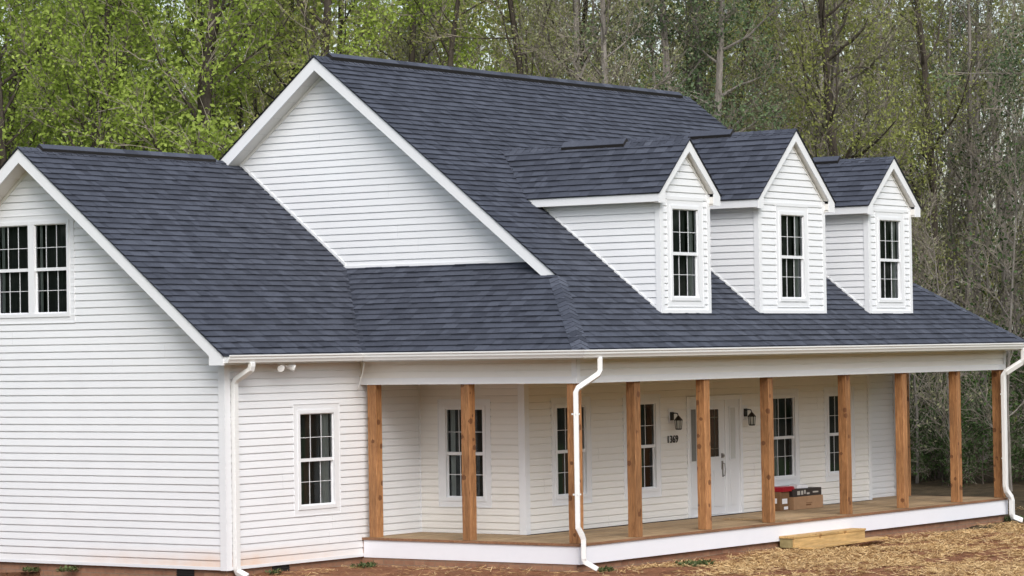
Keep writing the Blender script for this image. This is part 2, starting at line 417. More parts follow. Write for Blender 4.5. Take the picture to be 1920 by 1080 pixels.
def frame_on(P,u0,v0,w,h,name='window',label=None,curtain=None,dbl=None):
    """P(u,v,d) -> point; a double hung window with its surround, sashes, grilles, panes"""
    def bx(mb,ua,va,ub,vb,da,db):
        pts=[P(ua,va,da),P(ub,va,da),P(ub,vb,da),P(ua,vb,da),P(ua,va,db),P(ub,va,db),P(ub,vb,db),P(ua,vb,db)]
        n=len(mb.v); mb.v+=[tuple(p) for p in pts]
        for q in ((0,3,2,1),(4,5,6,7),(0,1,5,4),(1,2,6,5),(2,3,7,6),(3,0,4,7)):
            mb.f.append(tuple(n+i for i in q)); mb.m.append(0); mb.t.append(1.0)
    units=[(u0,w)] if not dbl else [(u0,w),(u0+w+dbl,w)]
    L=units[0][0]; Rr=units[-1][0]+w
    mb=MB()
    s=SU+FR
    # outer surround, four pieces butted
    for (a,b,c,d) in ((L-s,v0-s,Rr+s,v0-FR),(L-s,v0+h+FR,Rr+s,v0+h+s),(L-s,v0-FR,L-FR,v0+h+FR),(Rr+FR,v0-FR,Rr+s,v0+h+FR)):
        bx(mb,a,b,c,d,-.02,.012)
    for (a,b,c,d) in ((L-FR,v0-FR,Rr+FR,v0),(L-FR,v0+h,Rr+FR,v0+h+FR),(L-FR,v0,L,v0+h),(Rr,v0,Rr+FR,v0+h)):
        bx(mb,a,b,c,d,-.06,.026)
    if dbl: bx(mb,L+w,v0,L+w+dbl,v0+h,-.06,.024)
    # rim bead around the surround
    for (a,b,c,d) in ((L-s,v0-s,Rr+s,v0-s+.012),(L-s,v0+h+s-.012,Rr+s,v0+h+s),(L-s,v0-s+.012,L-s+.012,v0+h+s-.012),(Rr+s-.012,v0-s+.012,Rr+s,v0+h+s-.012)):
        bx(mb,a,b,c,d,.0125,.02)
    win=part(name,mb,TRIM)
    if label: win['label']=label
    g=lambda nm,m,mat_: m.build(nm,mat_,win,fix=(nm not in ('pane','curtain')))
    for (u,ww) in units:
        mid=v0+h*.5
        for k,(va,vb,dd) in enumerate(((mid-.032,v0+h,.0),(v0,mid+.020,-.026))):
            f=.014 if k==0 else .018
            sm=MB(); fb=.05 if k==0 else .022
            bx(sm,u,va,u+ww,va+fb,dd-.025,dd); bx(sm,u,vb-f,u+ww,vb,dd-.025,dd)
            bx(sm,u,va+fb,u+f,vb-f,dd-.025,dd); bx(sm,u+ww-f,va+fb,u+ww,vb-f,dd-.025,dd)
            g('sash',sm,TRIM)
            gm=MB(); gw=.004
            for q in (1/3,2/3): bx(gm,u+f+(ww-2*f)*q-gw,va+fb,u+f+(ww-2*f)*q+gw,vb-f,dd-.014,dd-.006)
            hm=(va+vb)/2; 
            xs=[u+f]+[u+f+(ww-2*f)*q for q in (1/3,2/3)]+[u+ww-f]
            for i in range(3): bx(gm,xs[i]+(gw if i else 0),hm-gw,xs[i+1]-(gw if i<2 else 0),hm+gw,dd-.0135,dd-.0065)
            g('grille',gm,TRIM)
            pm=MB(); pm.face([P(u+f,va+fb,dd-.016),P(u+ww-f,va+fb,dd-.016),P(u+ww-f,vb-f,dd-.016),P(u+f,vb-f,dd-.016)])
            g('pane',pm,GLASS)
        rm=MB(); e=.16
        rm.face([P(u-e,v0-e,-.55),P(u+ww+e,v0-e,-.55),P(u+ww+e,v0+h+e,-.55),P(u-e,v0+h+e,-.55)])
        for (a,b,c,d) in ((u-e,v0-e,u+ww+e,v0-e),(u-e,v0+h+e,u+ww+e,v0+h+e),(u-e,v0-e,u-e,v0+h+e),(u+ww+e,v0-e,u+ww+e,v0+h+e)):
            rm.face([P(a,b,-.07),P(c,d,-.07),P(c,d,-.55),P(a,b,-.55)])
        g('interior_backing',rm,ROOMDARK)
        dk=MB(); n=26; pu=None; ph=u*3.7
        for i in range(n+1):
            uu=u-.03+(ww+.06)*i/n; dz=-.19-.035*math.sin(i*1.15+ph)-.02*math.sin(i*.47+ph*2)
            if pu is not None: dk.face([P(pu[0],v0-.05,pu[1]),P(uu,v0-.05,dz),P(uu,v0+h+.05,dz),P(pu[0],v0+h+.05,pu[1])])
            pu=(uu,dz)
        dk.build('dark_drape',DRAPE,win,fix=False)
        if curtain:
            cm=MB()
            for (ca,cb) in curtain:
                n=max(4,int((cb-ca)*ww/.03)); pu=None
                for i in range(n+1):
                    uu=u+ww*(ca+(cb-ca)*i/n); dz=-.10-.02*math.cos(i*2.1)
                    if pu is not None: cm.face([P(pu[0],v0,pu[1]),P(uu,v0,dz),P(uu,v0+h,dz),P(pu[0],v0+h,pu[1])])
                    pu=(uu,dz)
            g('curtain',cm,CURT)
    return win
Pfront=lambda Y:(lambda u,v,d:(u,Y-d,v))
Pleft=lambda X:(lambda u,v,d:(X-d,-u,v))
frame_on(Pfront(0),1.76,WZ,.84,WH,curtain=[(.8,1.0)])
frame_on(Pleft(0),-4.67+.01,3.86,.69,1.395,dbl=.13,curtain=[(0,.12)])
frame_on(Pleft(X1),.53,WZ,.73,WH,curtain=[(.0,.16)])
frame_on(Pfront(-YM),5.76,WZ,.84,WH)
frame_on(Pfront(-YM),7.88,WZ,.84,WH)
frame_on(Pfront(-YM),12.6,WZ,.82,WH,curtain=[(.35,.42)])
frame_on(Pfront(-YM),14.68,WZ,.82,WH,curtain=[(.2,.27)])

# ---- door with sidelights
def bxm(mb,a,b,**k): mb.box(a,b,**k)
mb=MB(); y=-YM
mb.box((9.72,y-.03,ZT),(9.80,y+.04,2.34)); mb.box((11.48,y-.03,ZT),(11.56,y+.04,2.34)); mb.box((9.80,y-.03,2.26),(11.48,y+.04,2.34))
mb.box((10.10,y-.022,ZT+.02),(10.15,y+.04,2.26)); mb.box((10.98,y-.022,ZT+.02),(11.03,y+.04,2.26)); mb.box((9.80,y-.04,ZT),(11.48,y+.04,ZT+.02))
frame=part('door_frame',mb,TRIM,bevel=.004)
mb=MB(); mb.box((10.15,y+.0,ZT+.025),(10.98,y+.035,2.255))
# raised panels under the glass
for (a,b) in ((10.24,10.53),(10.60,10.89)):
    mb.box((a,y-.012,.42),(b,y-.001,1.05)); 
for (a,b,c,d) in ((10.32,1.24,10.36,2.14),(10.77,1.24,10.81,2.14),(10.36,1.24,10.77,1.28),(10.36,2.10,10.77,2.14)): mb.box((a,y-.018,b),(c,y-.001,d))
door=part('front_door',mb,DOORM)
mb=MB(); mb.box((10.36,y-.008,1.28),(10.77,y-.002,2.10)); sub('door_glass',mb,m_plain('dark door glass',(.03,.028,.03),.12,.6),door)
mb=MB()
for q in (10.49,10.64): mb.box((q-.006,y-.014,1.28),(q+.006,y-.009,2.10))
for q in (1.42,1.96): mb.box((10.36,y-.013,q-.006),(10.77,y-.0095,q+.006))
sub('glass_caming',mb,NICK,door)
mb=MB(); mb.box((10.86,y-.02,1.25),(10.91,y-.001,1.33)); mb.tube([(10.885,y-.02,1.29),(10.885,y-.05,1.29)],.022,8); mb.box((10.865,y-.015,.92),(10.905,y-.001,1.2)); mb.tube([(10.885,y-.015,1.16),(10.885,y-.06,1.15),(10.885,y-.07,1.05),(10.885,y-.055,.95),(10.885,y-.015,.93)],.011,6)
sub('door_handle',mb,NICK,door)
for (a,b) in ((9.80,10.10),(11.03,11.48)):
    mb=MB(); mb.box((a,y+.004,ZT+.02),(b,y+.035,2.26)); c=(a+b)/2
    for (p,q,r_,s_) in ((c-.11,1.20,c-.085,2.14),(c+.085,1.20,c+.11,2.14),(c-.085,1.20,c+.085,1.225),(c-.085,2.115,c+.085,2.14)): mb.box((p,y-.012,q),(r_,y+.003,s_))
    mb.box((c-.09,y-.006,.42),(c+.09,y+.003,1.02))
    sl=part('sidelight_panel',mb,DOORM)
    mb=MB(); mb.box((c-.085,y-.003,1.225),(c+.085,y+.002,2.115)); sub('sidelight_glass',mb,CURT if a>11 else m_plain('grey sidelight glass',(.22,.22,.22),.12,.6),sl)

# ---- lanterns
def lantern(x,z):
    mb=MB(); y=-YM-.02
    mb.box((x-.055,y-.03,z-.02),(x+.055,y,z+.15))
    mb.tube([(x,y-.02,z+.10),(x+.0,y-.08,z+.13),(x,y-.15,z+.12),(x,y-.17,z+.06)],.013,6)
    # hood
    cx,cy=x,y-.17
    pr=[(.018,z+.07),(.04,z+.045),(.085,z-.01),(.09,z-.025)]
    for i in range(3):
        for k in range(6):
            a0=math.pi*k/3;a1=math.pi*(k+1)/3
            (r0,z0),(r1,z1)=pr[i],pr[i+1]
            mb.face([(cx+r0*math.cos(a0),cy+r0*math.sin(a0),z0),(cx+r0*math.cos(a1),cy+r0*math.sin(a1),z0),(cx+r1*math.cos(a1),cy+r1*math.sin(a1),z1),(cx+r1*math.cos(a0),cy+r1*math.sin(a0),z1)])
    for k in range(6):
        a=math.pi*k/3; mb.tube([(cx+.075*math.cos(a),cy+.075*math.sin(a),z-.025),(cx+.062*math.cos(a),cy+.062*math.sin(a),z-.19)],.008,4)
    mb.tube([(cx,cy,z-.19),(cx,cy,z-.215)],[.075,.06],6)
    c0=Vector((x,-YM-.02,z+.03)); sh=lambda M_: setattr(M_,'v',[tuple(c0+(Vector(q)-c0)*.82) for q in M_.v]); sh(mb)
    l=part('wall_lantern',mb,BLACK)
    mb=MB(); mb.tube([(cx,cy,z-.03),(cx,cy,z-.188)],[.06,.05],6); sh(mb); sub('lantern_glass',mb,LGLASS,l)
    mb=MB(); mb.box((x-.09,-YM-.022,z-.06),(x+.09,-YM-.017,z+.19)); sub('mounting_block',mb,TRIM,l)
lantern(9.22,1.96); lantern(11.66,1.96)
# house number
cu=bpy.data.curves.new('num','FONT'); cu.body='1369'; cu.size=.175; cu.extrude=.006; cu.space_character=1.05
tmp=bpy.data.objects.new('num',cu); COL.objects.link(tmp)
dg=bpy.context.evaluated_depsgraph_get(); me=bpy.data.meshes.new_from_object(tmp.evaluated_get(dg)); bpy.data.objects.remove(tmp)
me.transform(Matrix.Translation((9.05,-YM-.03,1.57))@Matrix.Rotation(rad(90),4,'X')); me.materials.append(BLACK)
o=bpy.data.objects.new('house_number',me); COL.objects.link(o); o.parent=house; o.matrix_parent_inverse=Matrix.Translation((0,0,.3)); o['label']='black digits of the street number 1369'

# ---- roofs
sl1=math.hypot(1,S1); sl2=math.hypot(1,S2); slp=math.hypot(1,SP)
# wing front slope : u=x, v along slope from eave
P1=lambda x,y:(x,(y+OY)*sl1)
ry0=-OX-.02
poly=[P1(ry0,-OY-.03),P1(XL-.0,-OY-.03),P1(XL,-OY),P1(X1,YV),P1(X1,YR1),P1(ry0,YR1)]
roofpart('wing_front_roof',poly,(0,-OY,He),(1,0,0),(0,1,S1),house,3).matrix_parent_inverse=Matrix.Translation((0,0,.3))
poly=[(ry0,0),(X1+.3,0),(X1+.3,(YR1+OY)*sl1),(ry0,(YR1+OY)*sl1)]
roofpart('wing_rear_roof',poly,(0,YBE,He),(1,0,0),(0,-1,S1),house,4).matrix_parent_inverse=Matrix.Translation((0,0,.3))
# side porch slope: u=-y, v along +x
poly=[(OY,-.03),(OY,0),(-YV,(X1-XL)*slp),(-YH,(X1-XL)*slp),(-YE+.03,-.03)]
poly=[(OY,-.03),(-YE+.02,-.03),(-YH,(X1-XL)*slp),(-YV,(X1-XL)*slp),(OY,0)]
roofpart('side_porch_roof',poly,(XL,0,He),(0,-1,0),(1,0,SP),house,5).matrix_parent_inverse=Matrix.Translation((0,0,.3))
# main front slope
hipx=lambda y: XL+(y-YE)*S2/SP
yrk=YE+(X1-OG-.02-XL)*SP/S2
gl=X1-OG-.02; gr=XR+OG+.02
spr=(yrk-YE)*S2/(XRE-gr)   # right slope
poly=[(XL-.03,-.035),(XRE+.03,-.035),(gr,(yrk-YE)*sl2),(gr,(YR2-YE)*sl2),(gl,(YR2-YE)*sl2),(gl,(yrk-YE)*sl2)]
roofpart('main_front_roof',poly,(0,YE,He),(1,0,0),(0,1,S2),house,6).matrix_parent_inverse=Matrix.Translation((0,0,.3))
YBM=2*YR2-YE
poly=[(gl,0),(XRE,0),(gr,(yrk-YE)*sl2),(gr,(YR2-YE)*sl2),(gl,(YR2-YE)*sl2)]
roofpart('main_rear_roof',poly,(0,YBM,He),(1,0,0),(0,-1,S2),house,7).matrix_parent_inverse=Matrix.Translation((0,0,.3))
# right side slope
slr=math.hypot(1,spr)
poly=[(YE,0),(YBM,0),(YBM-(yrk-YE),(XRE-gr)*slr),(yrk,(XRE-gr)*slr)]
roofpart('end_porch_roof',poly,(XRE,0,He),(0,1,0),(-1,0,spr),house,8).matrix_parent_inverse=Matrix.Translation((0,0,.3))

def caps(name,a,b,w,lift=.012,step=.14,drop=0.1,side=None,seed=0,parent=None,build=True,mb=None):
    """ridge or hip caps: short bent shingles overlapping along a->b; side = two direction vectors down the slopes"""
    a=Vector(a);b=Vector(b);L=(b-a).length;d=(b-a)/L; rr=random.Random(seed)
    mb=mb or MB(); n=int(L/step)
    for i in range(n):
        p=a+d*(i*step); q=a+d*min(L,(i+1)*step+.03)
        t=.3+.5*rr.random(); up=Vector((0,0,1))
        h0=lift+.012; h1=lift
        for sd in side:
            sd=Vector(sd).normalized()
            A=p+up*h0;B=q+up*h1
            C=q+sd*w+up*(h1-.004);D=p+sd*w+up*(h0-.004)
            mb.face([A,B,C,D],t)
            mb.face([p,A,D,p+sd*w],t*.4); mb.face([D,C,q+sd*w-up*.01,p+sd*w-up*.01],t*.4)
    if not build: return mb
    return part(name,mb,SHN,parent,fix=False)
# hips: directions perpendicular to the hip within each slope
def hipsides(a,b,n1,n2):
    d=(Vector(b)-Vector(a)).normalized(); out=[]
    for n in (n1,n2):
        s=d.cross(Vector(n)).normalized()
        if s.z>0: s=-s
        out.append(s)
    return out
nmain=Vector((0,-S2,1)).normalized(); nside=Vector((-SP,0,1)).normalized(); nend=Vector((spr,0,1)).normalized(); nwing=Vector((0,-S1,1)).normalized()
a=(XL,YE,He); b=(gl,yrk,zm(yrk))
caps('hip_caps',a,b,.15,side=hipsides(a,b,nmain,nside),seed=2,lift=.016)
a=(XRE,YE,He); b=(gr,yrk,zm(yrk))
caps('hip_caps',a,b,.15,side=hipsides(a,b,nmain,nend),seed=3,lift=.016)
caps('ridge_caps',(gl,YR2,ZR2),(gr,YR2,ZR2),.14,side=[(0,-1,-S2),(0,1,-S2)],seed=4)
caps('ridge_caps',(ry0,YR1,ZR1),(X1-.35,YR1,ZR1),.14,side=[(0,-1,-S1),(0,1,-S1)],seed=5)
def ridgevent(name,a,b,s,w=.15,h=.045,axis=0):
    """raised vent strip straddling a ridge: two sloping tops and dark slot edges"""
    mb=MB(); a=Vector(a);b=Vector(b); up=Vector((0,0,1))
    sd=Vector((0,1,0)) if axis==0 else Vector((1,0,0))
    rr=random.Random(5); L=(b-a).length; n=max(1,int(L/.3))
    for sg in (-1,1):
        o=sd*sg*w+up*(-s*w)
        for i in range(n):
            p=a+(b-a)*(i/n); q=a+(b-a)*((i+1)/n)
            mb.face([p+up*h,q+up*h,q+o+up*h,p+o+up*h],.35+.4*rr.random(),0)
        mb.face([a+o+up*(h-.006),b+o+up*(h-.006),b+o-up*.01-sd*sg*.02,a+o-up*.01-sd*sg*.02],.1,1)
        mb.face([a+up*h,a+o+up*h,a+o,a],.3,1); mb.face([b+up*h,b+o+up*h,b+o,b],.3,1)
        mb.face([a+o+up*h,b+o+up*h,b+o+up*(h-.006),a+o+up*(h-.006)],.3,0)
    return part(name,mb,[SHN,VENT],fix=False)
ridgevent('ridge_vent',(X1+.05,YR2,ZR2+.028),(XR-.05,YR2,ZR2+.028),S2,h=.06,w=.09)
ridgevent('ridge_vent',(.1,YR1,ZR1+.028),(X1-.6,YR1,ZR1+.028),S1,h=.055,w=.09)
# step ends where valleys meet: woven valley between wing slope and side porch slope
a=(XL,-OY,He);b=(X1,YV,ZG)
mb=MB(); A=Vector(a);B=Vector(b);d=(B-A).normalized()
s1=d.cross(nwing).normalized(); s1=s1 if s1.z>0 else -s1
s2=d.cross(nside).normalized(); s2=s2 if s2.z>0 else -s2
L=(B-A).length; n=int(L/.2)
for i in range(n):
    p=A+d*(i*.2+.02); q=A+d*((i+1)*.2); t=.15+.3*R.random()
    mb.face([p+Vector((0,0,.014)),q+Vector((0,0,.014)),q+s1*.07+Vector((0,0,.012)),p+s1*.05+Vector((0,0,.012))],t)
    mb.face([p+Vector((0,0,.014)),q+Vector((0,0,.014)),q+s2*.06+Vector((0,0,.012)),p+s2*.07+Vector((0,0,.012))],t)
part('valley_weave',mb,SHN,fix=False)

# ---- rake boards (fascia) and soffits
def rake(x0,x1,yr,zr,s,yfoot,foot=None,th=.20,top=.012,name='rake_board',foot_w=.27):
    """board in the plane x, from ridge (yr,zr) down toward yfoot"""
    sg=1 if yfoot>yr else -1
    zt=lambda y: zr-s*abs(y-yr)-top
    mb=MB()
    if foot is None:
        poly=[(yr,zt(yr)),(yfoot,zt(yfoot)),(yfoot,zt(yfoot)-th),(yr,zt(yr)-th)]
    else:   # horizontal cut at z=foot
        yo=yfoot; yi=yo-sg*foot_w
        poly=[(yr,zt(yr)),(yo,zt(yo)),(yo,foot),(yi,foot),(yi,zt(yi)-th),(yr,zt(yr)-th)]
    mb.prism(poly,0,x0,x1)
    return part(name,mb,TRIM)
xk=-OX
rake(xk,xk+.025,YR1,ZR1,S1,-OY-.0,foot=H-.03,th=.22)
rake(xk,xk+.025,YR1,ZR1,S1,2*YR1+OY,foot=H-.03,th=.22)
xg=X1-OG
yend=YE+(xg-XL)*SP/S2+.03
rake(xg,xg+.025,YR2,ZR2,S2,yrk+.01,foot=zm(yrk)-.06,th=.22,foot_w=.24)
rake(xg,xg+.025,YR2,ZR2,S2,2*YR2-yrk,th=.22)
xr_=XR+OG
rake(xr_-.025,xr_,YR2,ZR2,S2,yrk+.01,foot=zm(yrk)-.06,th=.22,foot_w=.24)
# sloping rake soffits
def rsoffit(xa,xb,yr,zr,s,yf,dz=.21):
    mb=MB(); z=lambda y: zr-s*abs(y-yr)-dz
    n=max(2,int(abs(yf-yr)/.3))
    for i in range(n):
        y0=yr+(yf-yr)*i/n; y1=yr+(yf-yr)*(i+1)/n
        mb.face([(xa,y0,z(y0)),(xb,y0,z(y0)),(xb,y1-(.01 if yf>yr else -.01),z(y1)),(xa,y1-(.01 if yf>yr else -.01),z(y1))])
    mb.face([(xa,yr,zr-.03),(xb,yr,zr-.03),(xb,yf,zr-.03-s*abs(yf-yr)),(xa,yf,zr-.03-s*abs(yf-yr))])
    # thin frieze against the wall
    sg=1 if xb>xa else -1
    mb.prism([(yr,zr-dz-.005),(yf,z(yf)-.005),(yf,z(yf)-.06),(yr,zr-dz-.06)],0,xb-.022,xb-.001)
    return part('rake_soffit',mb,SOFF,fix=False)
rsoffit(xk+.025,0,YR1,ZR1,S1,0.15); rsoffit(xk+.025,0,YR1,ZR1,S1,2*YR1)
rsoffit(xg+.025,X1,YR2,ZR2,S2,yl+.05); rsoffit(xg+.025,X1,YR2,ZR2,S2,2*YR2-yl)
# closed box under the left rake corner
mb=MB(); mb.box((xk+.026,-OY+.005,H-.028),(-.001,-.02,H-.005)); mb.prism([(-OY+.01,H-.01),(.12,H-.01),(-OY+.01,He-.03)],0,-.03,-.005); part('eave_return',mb,TRIM)

# ---- eave soffits and fascia
mb=MB()
mb.box((0,-OY+.02,H-.012),(XL+.02,-.0,H))
mb.box((XL+.025,YE+.02,H-.012),(XD,-.0,H)); mb.box((XD,YE+.02,H-.012),(XRE-.02,-PP-.001,H)); mb.box((XE,-PP,H-.012),(XRE-.02,YB,H))
part('eave_soffit',mb,TAN)
mb=MB()
mb.box((-OX+.03,-OY,H-.02),(XL,-OY+.018,He-.02)); mb.box((XL,YE,H-.02),(XL+.018,-OY+.018,He-.02)); mb.box((XL+.018,YE,H-.02),(XRE,YE+.018,He-.02)); mb.box((XRE-.018,YE+.018,H-.02),(XRE,YBM,He-.02))
part('eave_fascia',mb,TRIM)
# porch ceiling
mb=MB(); mb.box((XD+.1,-PP+.2,H-.12),(X1-.02,-.02,H-.105)); mb.box((X1-.02,-PP+.2,H-.12),(XE-.1,-YM-.02,H-.105)); mb.box((XF+.02,-YM-.02,H-.12),(XE-.1,YJ-.02,H-.105)); part('porch_ceiling',mb,TAN)
# porch beam: clad frieze with lower band
mb=MB()
bt=.20
siding(mb,[(XD,BM+.105),(XE,BM+.105),(XE,H-.012),(XD,H-.012)],[],(0,-PP,0),(1,0,0),(0,-1,0),v0=BM+.105)
siding(mb,[(0.0,BM+.105),(PP,BM+.105),(PP,H-.012),(0.0,H-.012)],[],(XD,0,0),(0,-1,0),(-1,0,0),v0=BM+.105)
siding(mb,[(-PP,BM+.105),(YJ,BM+.105),(YJ,H-.012),(-PP,H-.012)],[],(XE,0,0),(0,1,0),(1,0,0),v0=BM+.105)
part('porch_beam_cladding',mb,SIDPORCH,fix=False)
mb=MB()
mb.box((XD-.02,-PP-.02,BM),(XE+.02,-PP+bt,BM+.105)); mb.box((XD-.02,-PP+bt,BM),(XD+bt,-.001,BM+.105)); mb.box((XE-bt,-PP+bt,BM),(XE+.02,YJ-.01,BM+.105))
mb.box((XD+.02,-PP+.02,BM+.106),(XE-.02,-PP+bt,H-.02)); mb.box((XD+.02,-PP+bt,BM+.106),(XD+bt,-.01,H-.02)); mb.box((XE-bt,-PP+bt,BM+.106),(XE-.02,YJ-.01,H-.02))
mb.box((XD-.02,-PP-.024,BM+.106),(XD+.075,-PP-.021,H-.013)); mb.box((XE-.07,-PP-.024,BM+.106),(XE+.02,-PP-.021,H-.013)); 
mb.box((XD-.024,-PP-.02,BM+.106),(XD-.021,-PP+.07,H-.013)); mb.box((XE+.021,-PP-.02,BM+.106),(XE+.024,-PP+.07,H-.013))
part('porch_beam',mb,TRIM,bevel=.004)

# ---- gutters: K profile swept along a run
def gutter(path,outs,name='gutter'):
    """profile points: (outward, z)"""
    prof=[(0,-.01),(0,-.125),(.075,-.125),(.085,-.10),(.105,-.07),(.105,-.045),(.122,-.03),(.122,-.008),(.112,-.008),(.112,-.02),(.10,-.035),(.01,-.11),(.01,-.01)]
    mb=MB(); pts=[Vector(p) for p in path]; m=len(pts); k=len(prof); base=0
    for i,p in enumerate(pts):
        o=Vector(outs[i])
        for (a,b) in prof: mb.v.append(tuple(p+o*a+Vector((0,0,b))))
    for i in range(m-1):
        for j in range(k):
            a=i*k+j;b=i*k+(j+1)%k; mb.f.append((a,b,b+k,a+k)); mb.m.append(0); mb.t.append(1)
    mb.f.append(tuple(range(k))); mb.f.append(tuple((m-1)*k+q for q in range(k))); mb.m+=[0,0]; mb.t+=[1,1]
    return part(name,mb,GUT)
gutter([(-OX+.02,-OY,He),(XL,-OY,He),(XL,YE,He),(XRE,YE,He)],[(0,-1,0),(-1,-1,0),(-1,-1,0),(0,-1,0)])
gutter([(XRE,YE,He),(XRE,YBM,He)],[(1,0,0),(1,0,0)])
mb=MB()
for x in (1.2,6.4,9.6,12.9,16.0): pass
# downspouts (rectangular pipe with elbows and shoe)
def spout(pts,name='downspout',up=(0,-1,0)):
    mb=MB(); mb.rectpipe(pts,.102,.075,up)
    return part(name,mb,GUT,bevel=.006)
spout([(.22,-.35,He-.12),(.22,-.35,3.0),(.22,-.34,2.95),(.18,-.09,2.80),(.17,-.055,2.74),(.17,-.055,.3),(.17,-.055,-.02),(.18,-.07,-.07),(.21,-.22,-.14)])
dw=spout([(3.38,-4.48,He-.12),(3.38,-4.48,2.86),(3.36,-4.46,2.80),(3.17,-4.22,2.60),(3.15,-4.19,2.54),(3.15,-4.19,.62),(3.15,-4.19,.52),(3.20,-4.23,.40),(3.22,-4.24,.34),(3.22,-4.24,.05),(3.24,-4.25,0.0),(3.32,-4.42,-.11)],up=(.5,-.85,0))
spout([(17.86,-4.48,He-.12),(17.86,-4.48,2.86),(17.84,-4.44,2.80),(17.60,-4.24,2.62),(17.57,-4.20,2.57),(17.57,-4.20,.48),(17.59,-4.21,.40),(17.70,-4.24,.28),(17.72,-4.25,.22),(17.72,-4.25,-.04),(17.74,-4.26,-.10),(17.90,-4.36,-.17)])
mb=MB()
for (x,y) in ((.17,-.055),(3.15,-4.19),(17.57,-4.20)):
    for z in (2.2,1.0):
        mb.box((x-.05,y-.034,z),(x+.05,y+.05,z+.025))
part('spout_straps',mb,GUT)
# cable hanging at the inside eave corner and twin floodlight under the soffit
mb=MB(); mb.tube([(XL+.04,-.31,3.04),(XL+.06,-.25,2.85),(XL+.1,-.13,2.62),(XL+.16,-.1,2.58)],.006,5); part('hanging_cable',mb,GUT)
mb=MB(); mb.tube([(1.15,-.16,H-.012),(1.15,-.16,H-.04)],.06,10)
for sx in (-.12,.13): mb.tube([(1.15,-.16,H-.04),(1.15+sx*.6,-.19,H-.055),(1.15+sx,-.23,H-.07),(1.15+sx*1.35,-.29,H-.095)],[.018,.02,.045,.058],8)
part('floodlight',mb,GUT)

# ---- porch deck
mb=MB(); rr=random.Random(11)
y=-PP-.02; 
while y<YJ+.0:
    y1=min(y+.137,YJ)
    if y<-YM-.14: xa,xb=XD-.02,XE+.02
    else: xa,xb=XF+.04,XE+.02
    # boards butted with joints
    x=xa
    while x<xb:
        x2=min(xb,x+rr.uniform(2.6,4.6))
        mb.box((x+.002,y,ZT-.034),(x2-.002,y1-.006,ZT+rr.uniform(-.002,.002)),tone=rr.uniform(.78,1.1)); x=x2
    y=y1+.001 if y1<YJ else 99
y=-YM-.05
while y<-.01:
    y1=min(y+.137,-.005); mb.box((XD-.02,y,ZT-.034),(X1-.04,y1-.006,ZT+rr.uniform(-.002,.002)),tone=rr.uniform(.78,1.1)); y=y1+.001 if y1<-.006 else 9
part('porch_deck',mb,DECKM,fix=False)
mb=MB(); mb.box((XD-.03,-PP-.035,ZT-.036),(XE+.03,-PP-.021,ZT+.002)); mb.box((XD-.034,-PP-.021,ZT-.036),(XD-.021,-.002,ZT+.002)); mb.box((XE+.021,-PP-.021,ZT-.036),(XE+.034,YJ-.01,ZT+.002)); part('deck_edge_board',mb,DECKE)
mb=MB(); mb.box((XD,-PP+.02,ZB),(XE,-PP+.06,ZT-.04)); mb.box((XD+.0,-PP+.06,ZB),(XD+.04,-.01,ZT-.04)); part('deck_joists',mb,DECKE)
mb=MB(); mb.box((XD-.012,-PP-.012,ZB),(XE+.012,-PP+.012,ZT-.037)); mb.box((XD-.012,-PP+.013,ZB),(XD-.0,-.03,ZT-.037)); mb.box((XE,-PP+.013,ZB),(XE+.012,YJ-.01,ZT-.037)); part('skirt_board',mb,BAND,bevel=.003)
mb=MB()
for i in range(9):
    ya=-4.10+i*.139; mb.box((9.55,ya,ZT+.004),(11.25,ya+.134,ZT+.029),tone=R.uniform(.85,1.1))
part('door_landing_boards',mb,DECKM,fix=False)
# ---- posts
def post(x,y,seed,w=.162,z0=None):
    mb=MB(); rr=random.Random(seed); n=10; z0=ZT if z0 is None else z0
    rings=[]; face_shade=[rr.uniform(1.1,1.6),1,1,rr.uniform(.78,1.0)]  # face shading put into the tone: front lighter, left side darker
    for i in range(n+1):
        z=z0+(BM-z0)*i/n; e=rr.uniform(-.002,.002)
        rings.append([(sx*(w/2+e),sy*(w/2+e),z) for sx,sy in ((-1,-1),(1,-1),(1,1),(-1,1))])
    for r_ in rings: mb.v+=r_
    for i in range(n):
        for k in range(4):
            a=i*4+k;b=i*4+(k+1)%4; mb.f.append((a,b,b+4,a+4)); mb.m.append(0); mb.t.append(face_shade[k])
    mb.f.append((3,2,1,0)); mb.f.append(tuple(n*4+k for k in range(4))); mb.m+=[0,0]; mb.t+=[1,1]
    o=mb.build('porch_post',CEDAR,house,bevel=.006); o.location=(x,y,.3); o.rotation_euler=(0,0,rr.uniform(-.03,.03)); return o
yp=-PP+.10
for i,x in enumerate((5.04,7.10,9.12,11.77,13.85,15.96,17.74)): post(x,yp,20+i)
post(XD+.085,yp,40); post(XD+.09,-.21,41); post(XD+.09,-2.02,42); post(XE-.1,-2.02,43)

# ---- foundation
mb=MB()
mb.box((.03,.03,-.9),(XD,YB-.03,-.03)); mb.box((XD,-PP+.05,-.9),(XE-.04,YB-.03,-.052))
part('foundation',mb,BRICK)
def fvent(a,b):
    mb=MB()
    mb.box(a,b)
    dx=abs(b[0]-a[0])>abs(b[1]-a[1])
    for i in range(4):
        z=a[2]+.02+i*.035
        if dx: mb.box((a[0]-.004,a[1]-.012,z),(b[0]+.004,a[1]-.001,z+.012))
        else: mb.box((a[0]-.012,a[1]-.004,z),(a[0]-.001,b[1]+.004,z+.012))
    part('foundation_vent',mb,VENT)
fvent((.022,.66,-.22),(.04,1.0,-.045)); fvent((1.1,.022,-.22),(1.5,.04,-.045))

